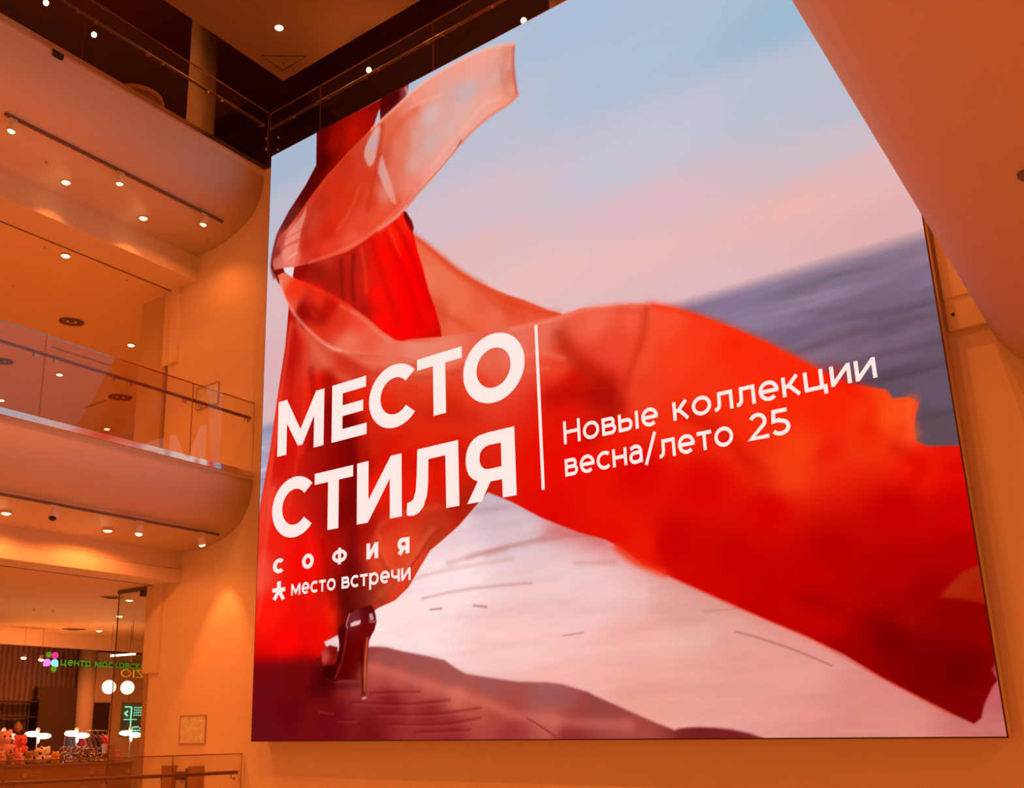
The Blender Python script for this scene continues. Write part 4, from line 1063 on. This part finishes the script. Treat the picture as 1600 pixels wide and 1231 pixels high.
('line',[(5.189,2.413),(6.097,2.034),(6.909,1.703),(7.627,1.298),(8.286,1.035)],0.2,(210,6,0),0.3),
('line',[(0.766,6.249),(1.061,5.823),(1.399,5.399),(1.826,5.049)],0.09,(236,110,76),0.5),
('line',[(1.392,5.776),(1.609,5.593),(2.129,5.416),(2.721,5.341),(3.549,5.121)],0.05,(244,160,130),0.6),
('line',[(1.614,5.304),(2.132,5.055),(2.719,4.989),(3.367,4.942)],0.07,(206,56,30),0.5),
('line',[(1.404,5.15),(1.519,4.718),(1.632,4.217),(1.791,3.798),(1.899,3.211)],0.16,(126,4,2),0.55),
('line',[(1.836,4.254),(1.942,3.77),(1.95,3.017),(1.909,2.29),(1.817,1.869)],0.12,(110,6,4),0.6),
('line',[(0.591,6.298),(0.496,5.713),(0.4,5.178),(0.258,4.407),(0.119,3.608),(0.038,2.894)],0.05,(240,80,50),0.5),
('line',[(1.024,5.158),(0.982,4.672),(0.889,4.122)],0.06,(236,40,20),0.5),
('line',[(0.362,4.679),(0.221,3.918),(0.185,3.435)],0.04,(250,70,40),0.6),
('line',[(0.29,3.661),(0.153,2.88),(0.072,2.183)],0.07,(250,90,60),0.45),
('line',[(1.086,2.912),(1.153,2.375),(1.116,1.823)],0.08,(255,20,8),0.5),
('line',[(1.352,2.726),(1.463,2.266),(1.573,1.784)],0.06,(170,4,2),0.5),
('line',[(2.619,3.574),(2.894,3.236),(2.98,2.866)],0.1,(222,30,10),0.4),
('line',[(2.431,2.658),(2.478,2.439),(2.615,2.212),(2.885,2.147)],0.03,(226,96,60),0.5),
('line',[(3.327,2.609),(3.063,2.367),(2.705,1.994),(2.34,1.822)],0.06,(222,86,54),0.6),
('line',[(3.498,2.62),(3.326,2.54),(3.128,2.325),(2.938,2.141)],0.018,(170,30,20),0.6),
('line',[(2.187,4.106),(2.716,4.301),(3.355,4.238),(4.036,4.019)],0.14,(196,30,12),0.4),
('line',[(2.33,5.244),(2.718,4.758),(3.359,4.495),(3.965,4.463)],0.14,(222,60,34),0.35),
('line',[(0.683,6.141),(0.649,5.459),(0.588,4.756),(0.452,3.877)],0.05,(196,16,8),0.45),
('line',[(0.859,6.006),(0.935,5.347),(0.899,4.69),(0.783,3.98),(0.639,3.366)],0.05,(250,50,26),0.4),
('line',[(1.045,5.404),(1.143,4.801),(1.105,4.161)],0.07,(150,8,4),0.5),
('line',[(2.033,4.801),(2.284,4.355),(2.334,3.849)],0.08,(220,40,14),0.45),
('line',[(2.09,3.895),(2.142,3.433),(2.098,2.848)],0.05,(196,30,12),0.45),
('line',[(1.221,3.822),(1.442,3.319),(1.605,2.767),(1.689,2.242)],0.06,(190,12,6),0.45),
('line',[(0.659,2.815),(0.727,2.422),(0.69,1.972)],0.08,(255,12,6),0.5),
('line',[(0.172,2.484),(0.108,2.025),(0.038,1.725)],0.05,(255,70,50),0.4),
('line',[(1.391,5.819),(2.029,5.321),(2.72,5.086),(3.458,4.994),(3.934,4.835)],0.06,(236,128,100),0.45),
('line',[(1.557,5.524),(2.232,5.07),(3.092,4.783),(3.801,4.685)],0.05,(200,44,22),0.4),
('line',[(2.714,3.778),(3.082,3.928),(3.611,3.93),(4.111,3.792)],0.1,(224,44,14),0.4),
('line',[(3.077,3.528),(3.517,3.556),(4.021,3.532)],0.12,(180,14,6),0.35),
('line',[(2.338,2.599),(2.478,2.831),(2.891,2.915),(3.418,2.906)],0.05,(220,80,44),0.4),
('line',[(2.432,2.373),(2.57,2.182),(2.705,1.994),(2.524,1.874)],0.05,(176,50,26),0.5),
('poly',[(0.246,7.228),(0.379,7.231),(0.634,7.059),(1.035,6.799),(1.541,6.471),(1.917,6.168),(2.228,5.892),(2.478,5.639),(2.721,5.434),(3.005,5.318),(3.581,5.146),(3.576,4.921),(2.72,5.179),(2.028,5.433),(1.61,5.567),(1.227,5.815),(0.826,6.139),(0.643,6.453),(0.457,6.731),(0.328,6.996)],[(0.381,7.162,240,110,80),(0.687,6.885,244,50,20),(1.156,6.478,232,44,20),(1.38,6.326,190,20,8),(1.708,6.061,226,50,26),(2.023,5.971,240,70,44),(2.329,5.64,236,90,64),(2.625,5.4,236,110,86),(3.144,5.243,236,130,106),(1.819,5.615,238,110,84),(1.112,6.017,226,50,26),(0.581,6.56,238,80,54),(0.818,6.403,160,12,6)],0.025,1,0),
('line',[(0.312,7.092),(0.426,6.785),(0.643,6.453),(0.999,6.048),(1.393,5.707),(1.663,5.553)],0.03,(250,170,150),0.6),
('line',[(1.652,6.288),(2.075,5.956),(2.429,5.613),(2.625,5.44)],0.03,(244,130,100),0.55),
('line',[(1.045,6.424),(1.275,6.142),(1.05,6.249),(0.816,6.491)],0.1,(150,10,4),0.55),
('line',[(0.802,6.939),(1.376,6.542),(1.812,6.199)],0.05,(250,40,14),0.5),
('poly',[(4.913,9.264),(4.734,9.33),(4.516,9.389),(4.292,9.424),(4.109,9.437),(3.876,9.447),(3.638,9.431),(3.395,9.406),(3.197,9.375),(2.944,9.303),(2.739,9.225),(2.479,9.128),(2.267,9.061),(1.998,8.948),(1.779,8.855),(1.502,8.714),(1.277,8.595),(1.049,8.442),(0.848,8.294),(0.645,8.158),(0.469,8.035),(0.321,7.946),(0.201,7.87),(0.13,7.66),(0.101,7.483),(0.162,7.347),(0.376,7.31),(0.675,7.24),(1.195,7.16),(1.747,7.126),(2.065,7.174),(2.427,7.263),(2.73,7.325),(2.978,7.445),(3.173,7.57),(3.414,7.699),(3.629,7.852),(3.84,7.987),(3.957,8.093),(4.118,8.19),(4.343,8.258),(4.565,8.333),(4.716,8.339),(4.802,8.369),(4.918,8.417),(4.893,8.606),(4.868,8.825),(4.869,9.034),(4.901,9.186)],[(4.815,9.187,226,140,118),(4.841,8.796,216,124,100),(4.743,9.012,226,150,132),(4.511,9.254,238,160,142),(4.541,8.857,222,166,154),(4.286,9.237,240,162,146),(3.92,9.329,240,156,138),(4.092,8.857,214,176,174),(3.727,9.115,232,160,146),(3.441,9.25,240,154,134),(3.194,9.187,240,146,122),(3.433,8.77,218,176,172),(3.043,9.033,232,130,104),(3.994,8.603,224,172,162),(4.354,8.566,238,164,146),(4.7,8.49,244,150,124),(4.522,8.364,244,160,140),(4.121,8.293,240,166,148),(3.89,8.142,238,160,142),(3.71,8.388,222,172,162),(3.425,8.297,214,170,166),(3.609,8.008,240,160,146),(3.186,8.529,222,154,142),(3.132,8.118,226,158,146),(3.369,7.81,240,150,132),(3.03,7.731,238,130,110),(2.738,8.901,226,100,70),(2.888,8.525,228,120,92),(2.582,8.699,222,96,66),(2.734,8.193,226,110,86),(2.427,8.229,212,70,46),(2.426,8.54,206,80,58),(2.164,8.244,214,54,26),(2.929,7.514,236,100,74),(2.731,7.503,232,80,50),(2.53,7.837,226,120,100),(2.271,7.761,222,60,30),(2.427,7.443,236,74,44),(2.063,7.487,232,70,40),(1.898,7.99,214,46,18),(1.565,8.298,212,44,16),(1.518,7.772,220,44,18),(1.906,7.281,236,84,56),(1.353,7.651,214,36,14),(1.229,8.151,196,44,22),(1.004,7.958,200,60,36),(1.361,7.291,226,60,34),(0.9,7.538,206,40,22),(0.773,7.857,190,50,34),(1.782,8.578,206,46,22),(2.054,8.695,206,60,36),(0.536,7.847,236,120,100),(0.426,7.561,246,150,136),(0.611,7.407,240,110,92),(0.294,7.838,190,70,56),(0.248,7.481,214,110,90),(0.211,7.633,150,40,30),(1.081,7.206,210,40,24)],0.026,1,0),
('poly',[(2.384,9.047),(2.267,8.97),(2.15,8.814),(2.108,8.672),(2.152,8.519),(2.227,8.412),(2.311,8.453),(2.374,8.607),(2.442,8.804),(2.468,8.973)],[(2.294,8.821,206,172,178),(2.216,8.538,222,160,150),(2.415,8.951,226,170,160)],0.05,0.9,1),
('poly',[(2.468,8.501),(2.556,8.265),(2.657,7.962),(2.732,7.674),(2.746,7.574),(2.656,7.659),(2.54,7.877),(2.437,8.136),(2.374,8.338)],[(2.53,8.275,226,176,172),(2.682,7.779,232,160,146)],0.05,0.75,1),
('poly',[(0.868,8.24),(0.794,8.127),(0.533,7.942),(0.387,7.806),(0.377,7.577),(0.404,7.361),(0.627,7.274),(0.7,7.56),(0.773,7.857),(0.855,8.058)],[(0.708,8.066,230,140,124),(0.478,7.774,244,140,122),(0.551,7.427,240,130,112)],0.04,0.8,0),
('line',[(0.361,7.675),(0.542,7.683),(0.72,7.691)],0.03,(214,70,50),0.6),
('line',[(0.387,7.806),(0.566,7.837),(0.773,7.857)],0.02,(206,80,60),0.5),
('line',[(0.49,7.447),(0.667,7.48)],0.02,(250,180,164),0.6),
('poly',[(0.375,7.319),(0.628,7.251),(0.593,7.072),(0.501,7.146),(0.409,7.221)],[(-0.7,12.354,232,214,216)],0.02,1,0),
('line',[(4.895,9.252),(4.515,9.381),(4.109,9.429),(3.638,9.422),(3.196,9.366),(2.739,9.216),(2.267,9.052)],0.03,(250,180,160),0.7),
('line',[(4.88,9.196),(4.867,8.993),(4.873,8.739),(4.902,8.437)],0.025,(200,96,76),0.8),
('line',[(4.746,9.094),(4.681,8.874),(4.726,8.602),(4.826,8.432)],0.05,(214,130,110),0.55),
('line',[(4.901,8.413),(4.716,8.343),(4.477,8.311),(4.163,8.2),(3.957,8.08)],0.03,(236,120,90),0.7),
('line',[(3.958,8.134),(3.841,8.012),(3.629,7.873),(3.415,7.749),(3.174,7.624),(2.978,7.496)],0.012,(110,40,40),0.8),
('line',[(3.887,8.018),(3.511,7.816),(3.125,7.588),(2.78,7.378),(2.427,7.28)],0.04,(246,170,150),0.55),
('line',[(4.615,8.509),(4.352,8.525),(4.124,8.376),(3.799,8.181),(3.418,7.917)],0.04,(242,176,160),0.5),
('line',[(4.228,8.836),(3.912,9.006),(3.724,8.986),(4.045,8.793)],0.1,(196,166,172),0.35),
('line',[(3.142,8.988),(2.891,8.923),(2.66,8.755),(2.53,8.497),(2.634,8.766)],0.07,(220,90,60),0.5),
('line',[(3.043,9.078),(3.242,9.076),(3.63,9.029)],0.03,(244,170,150),0.5),
('line',[(2.736,8.633),(2.81,8.25),(2.882,7.788),(2.93,7.556)],0.05,(230,116,92),0.5),
('line',[(2.479,9.014),(2.426,8.675),(2.374,8.338),(2.271,8.025),(2.193,7.702)],0.05,(200,50,24),0.6),
('line',[(2.88,7.532),(2.529,7.363),(2.065,7.226),(1.528,7.191),(0.966,7.222)],0.03,(244,120,90),0.5),
('line',[(1.78,8.762),(1.449,8.527),(1.112,8.241),(0.892,7.815),(0.79,7.302)],0.06,(196,40,20),0.45),
('line',[(2.005,8.128),(1.846,7.831),(1.577,7.572)],0.05,(236,80,50),0.5),
('line',[(1.048,8.498),(0.762,8.232),(0.41,7.985)],0.02,(110,16,10),0.6),
('line',[(0.199,7.918),(0.128,7.708),(0.09,7.44),(0.168,7.207)],0.03,(110,20,14),0.7),
('poly',[(1.648,2.084),(2.253,2.077),(2.397,1.821),(2.291,1.751),(2.111,1.686),(1.966,1.509),(1.782,1.469),(1.672,1.341)],[(1.702,1.802,96,6,6),(2.11,1.793,120,22,14),(1.891,1.65,90,6,6),(2.254,1.861,140,34,22),(1.708,1.447,92,4,4)],0.22,0.75,0),
('poly',[(1.415,1.304),(1.671,1.382),(1.695,1.313),(1.704,1.205),(1.637,1.195),(1.485,1.218)],[(1.522,1.27,236,200,200),(1.673,1.287,240,210,212)],0.02,1,0),
('poly',[(1.372,1.17),(1.428,1.221),(1.522,1.256),(1.674,1.22),(1.676,1.099),(1.64,0.994),(1.528,0.973),(1.422,0.978),(1.382,1.034)],[(1.45,1.085,206,70,60),(1.599,1.184,120,10,10),(1.528,1.0,130,10,8)],0.03,1,0),
('poly',[(1.67,1.45),(1.781,1.536),(1.891,1.65),(2.056,1.717),(2.273,1.744),(2.334,1.68),(2.369,1.584),(2.377,1.505),(2.341,1.402),(2.278,1.322),(2.25,1.277),(2.236,1.199),(2.229,1.069),(2.216,0.862),(2.2,0.618),(2.197,0.534),(2.105,0.534),(2.091,0.578),(2.133,0.607),(2.132,0.736),(2.103,0.763),(1.681,0.785),(1.644,0.768),(1.512,0.808),(1.409,0.858),(1.407,0.938),(1.452,0.99),(1.603,0.985),(1.647,1.02),(1.676,1.099),(1.704,1.232),(1.694,1.34)],[(1.746,1.417,76,2,6),(1.966,1.563,120,40,44),(2.255,1.647,90,10,14),(2.327,1.482,110,4,10),(2.113,1.392,116,6,8),(2.042,1.237,106,0,0),(1.899,0.981,100,0,0),(1.791,0.881,92,0,4),(2.115,1.075,96,0,0),(1.713,1.097,70,0,4),(1.53,0.893,66,0,0),(2.222,1.069,150,60,36),(2.181,0.837,150,60,40)],0.018,1,0),
('line',[(2.214,1.305),(2.187,1.071),(2.177,0.863),(2.165,0.632)],0.016,(220,96,50),0.85),
('line',[(2.114,1.233),(2.123,0.97),(2.14,0.607)],0.02,(70,0,0),0.7),
('line',[(1.842,1.437),(1.815,1.251),(1.759,1.041),(1.68,0.886),(1.625,0.809)],0.018,(160,36,30),0.7),
('line',[(1.891,1.65),(1.834,1.519),(1.856,1.463)],0.012,(236,180,180),0.6),
('poly',[(1.911,1.527),(2.003,1.547),(2.097,1.553),(2.083,1.5),(1.967,1.482),(1.912,1.481)],[(-0.194,2.88,246,206,204)],0.02,0.9,0),
('poly',[(2.248,1.626),(2.298,1.63),(2.334,1.555),(2.298,1.532),(2.256,1.554)],[(-0.194,2.88,236,190,190)],0.025,0.75,0),
('line',[(2.256,1.527),(2.32,1.514),(2.362,1.522)],0.016,(200,120,120),0.7),
('line',[(2.141,0.53),(2.19,0.534)],0.015,(230,190,190),0.8),
('poly',[(1.375,1.007),(1.603,0.969),(1.645,0.755),(2.118,0.75),(2.126,0.659),(1.609,0.638),(1.305,0.741)],[(-0.194,2.88,60,0,0)],0.14,0.45,0),
]


NX, NZ = 720, 720
gx, gz = np.meshgrid(np.linspace(0, SW, NX), np.linspace(0, SH_, NZ))
pic = lin(paint_picture(gx, gz, PICTURE))
me = bpy.data.meshes.new('display')
co = np.stack([gx.ravel(), np.zeros(NX*NZ), gz.ravel()], 1).astype(np.float32)
ii = (np.arange(NZ-1)[:, None]*NX + np.arange(NX-1)[None, :]).ravel()
quads = np.stack([ii, ii+1, ii+NX+1, ii+NX], 1).astype(np.int32)
me.vertices.add(NX*NZ); me.vertices.foreach_set('co', co.ravel())
nq = len(quads)
me.loops.add(nq*4); me.loops.foreach_set('vertex_index', quads.ravel())
me.polygons.add(nq); me.polygons.foreach_set('loop_start', np.arange(nq, dtype=np.int32)*4)
me.update(calc_edges=True)
ca = me.color_attributes.new('picture', 'FLOAT_COLOR', 'POINT')
rgba = np.ones((NX*NZ, 4), np.float32); rgba[:, :3] = pic.reshape(-1, 3)
ca.data.foreach_set('color', rgba.ravel())
dm = bpy.data.materials.new('led_display'); dm.use_nodes = True
nt = dm.node_tree
for n in list(nt.nodes): nt.nodes.remove(n)
out = nt.nodes.new('ShaderNodeOutputMaterial'); em = nt.nodes.new('ShaderNodeEmission'); at = nt.nodes.new('ShaderNodeAttribute'); at.attribute_name = 'picture'
nt.links.new(at.outputs['Color'], em.inputs[0]); nt.links.new(em.outputs[0], out.inputs[0])
em.inputs[1].default_value = 1.0
dm.cycles.emission_sampling = 'NONE'
me.materials.append(dm)
disp = bpy.data.objects.new('display', me); COL.objects.link(disp); disp.parent = screen

LW = bpy.data.materials.new('led_lettering'); LW.use_nodes = True
nt = LW.node_tree
for n in list(nt.nodes): nt.nodes.remove(n)
out = nt.nodes.new('ShaderNodeOutputMaterial'); em = nt.nodes.new('ShaderNodeEmission')
em.inputs[0].default_value = (1.0, .80, .76, 1); em.inputs[1].default_value = 1.0
nt.links.new(em.outputs[0], out.inputs[0]); LW.cycles.emission_sampling = 'NONE'
face = lambda a, b: (a, -.004, b)

def arc_letter(cx, cz, ro_x, ro_z, ri_x, ri_z, a0, a1, n=48):
    o = [(cx+ro_x*math.cos(a0+(a1-a0)*i/n), cz+ro_z*math.sin(a0+(a1-a0)*i/n)) for i in range(n+1)]
    q = [(cx+ri_x*math.cos(a0+(a1-a0)*i/n), cz+ri_z*math.sin(a0+(a1-a0)*i/n)) for i in range(n+1)]
    return o+q[::-1]
def ell(cx, cz, rx, rz, n=64):
    return [(cx+rx*math.cos(2*PI*i/n), cz+rz*math.sin(2*PI*i/n)) for i in range(n)]
B1, T1, B2, T2 = 4.155, 5.033, 2.874, 3.750
mb = MB()
flat_poly(mb, [[(.364, B1), (.364, T1), (.548, T1), (.856, 4.50), (1.172, T1), (1.345, T1), (1.345, B1), (1.141, B1), (1.141, 4.655), (.906, 4.25), (.807, 4.25), (.563, 4.645), (.563, B1)]], face)
flat_poly(mb, [[(1.506, B1), (1.506, T1), (2.175, T1), (2.175, 4.868), (1.720, 4.868), (1.720, 4.682), (2.122, 4.682), (2.122, 4.519), (1.720, 4.519), (1.720, 4.322), (2.190, 4.322), (2.190, B1)]], face)
flat_poly(mb, [arc_letter(2.712, 4.604, .478, .463, .262, .268, math.radians(41), math.radians(319))], face)
flat_poly(mb, [[(3.117, 4.873), (3.117, T1), (3.880, T1), (3.880, 4.873), (3.601, 4.873), (3.601, B1+.008), (3.392, B1+.008), (3.392, 4.873)]], face)
flat_poly(mb, [ell(4.373, 4.604, .479, .470), ell(4.376, 4.606, .266, .270)], face)
mb.build('title_lettering', LW, screen)
mb = MB()
flat_poly(mb, [arc_letter(.770, 3.318, .479, .458, .262, .270, math.radians(41), math.radians(319))], face)
flat_poly(mb, [[(1.178, 3.579), (1.178, 3.746), (1.938, 3.746), (1.938, 3.581), (1.663, 3.581), (1.663, B2), (1.450, B2), (1.450, 3.579)]], face)
flat_poly(mb, [[(2.014, B2), (2.014, T2), (2.229, T2), (2.229, 3.194), (2.637, T2), (2.830, T2), (2.830, B2), (2.618, B2), (2.618, 3.43), (2.220, B2)]], face)
flat_poly(mb, [[(2.913, 2.88), (2.923, 3.042), (2.973, 3.045), (3.031, 3.075), (3.070, 3.183), (3.089, 3.365), (3.105, T2), (3.788, T2), (3.787, B2), (3.576, B2), (3.576, 3.585), (3.292, 3.582), (3.283, 3.253), (3.259, 3.088), (3.201, 2.954), (3.119, 2.878), (3.029, 2.854), (2.955, 2.861)]], face)
flat_poly(mb, [[(3.910, B2), (4.083, 3.142), (4.002, 3.189), (3.950, 3.245), (3.917, 3.315), (3.902, 3.404), (3.903, 3.470), (3.916, 3.545), (3.945, 3.615), (3.985, 3.668), (4.045, 3.715), (4.125, 3.744), (4.260, 3.756), (4.661, 3.756), (4.659, B2), (4.456, B2), (4.453, 3.110), (4.279, 3.111), (4.134, B2)],
               [(4.453, 3.586), (4.269, 3.588), (4.210, 3.575), (4.160, 3.542), (4.130, 3.502), (4.118, 3.441), (4.122, 3.385), (4.145, 3.330), (4.185, 3.292), (4.243, 3.275), (4.452, 3.277)]], face)
mb.build('title_lettering', LW, screen)
mb = MB(); flat_poly(mb, [[(5.018, 2.880), (5.062, 2.880), (5.062, 5.012), (5.018, 5.012)]], face); mb.build('divider_line', LW, screen)
for name, body, xa, xb, base, unit, w, gap in (('season_lettering', 'Новые', 5.357, 6.575, 3.383, .214, .205, .19), ('season_lettering', 'коллекции', 6.755, 8.885, 3.383, .214, .205, .19), ('season_lettering', 'весна/лето', 5.352, 7.405, 2.986, .214, .205, .17), ('season_lettering', '25', 7.575, 8.01, 2.986, .214, .205, .12),
        ('mall_name_letter', 'С', .342, .568, 2.362, .164, .36, 0), ('mall_name_letter', 'О', .952, 1.190, 2.362, .164, .36, 0), ('mall_name_letter', 'Ф', 1.553, 1.833, 2.362, .164, .30, 0), ('mall_name_letter', 'И', 2.197, 2.411, 2.362, .164, .36, 0), ('mall_name_letter', 'Я', 2.752, 2.957, 2.362, .164, .36, 0),
        ('slogan_lettering', 'место', .742, 1.625, 2.008, .165, .235, .16), ('slogan_lettering', 'встречи', 1.738, 2.972, 2.008, .165, .235, .16)):
    mb = MB(); add_text(mb, stroke_text(body, xa, xb, base, unit, w, gap), face); mb.build(name, LW, screen)
mb = MB(); flat_poly(mb, [[(.443, 2.240), (.524, 2.240), (.524, 2.145), (.618, 2.145), (.618, 2.086), (.547, 2.080), (.617, 1.981), (.551, 1.960), (.487, 2.055), (.420, 1.958), (.355, 1.997), (.429, 2.082), (.347, 2.088), (.347, 2.146), (.443, 2.150)]], face); mb.build('star_logo', LW, screen)
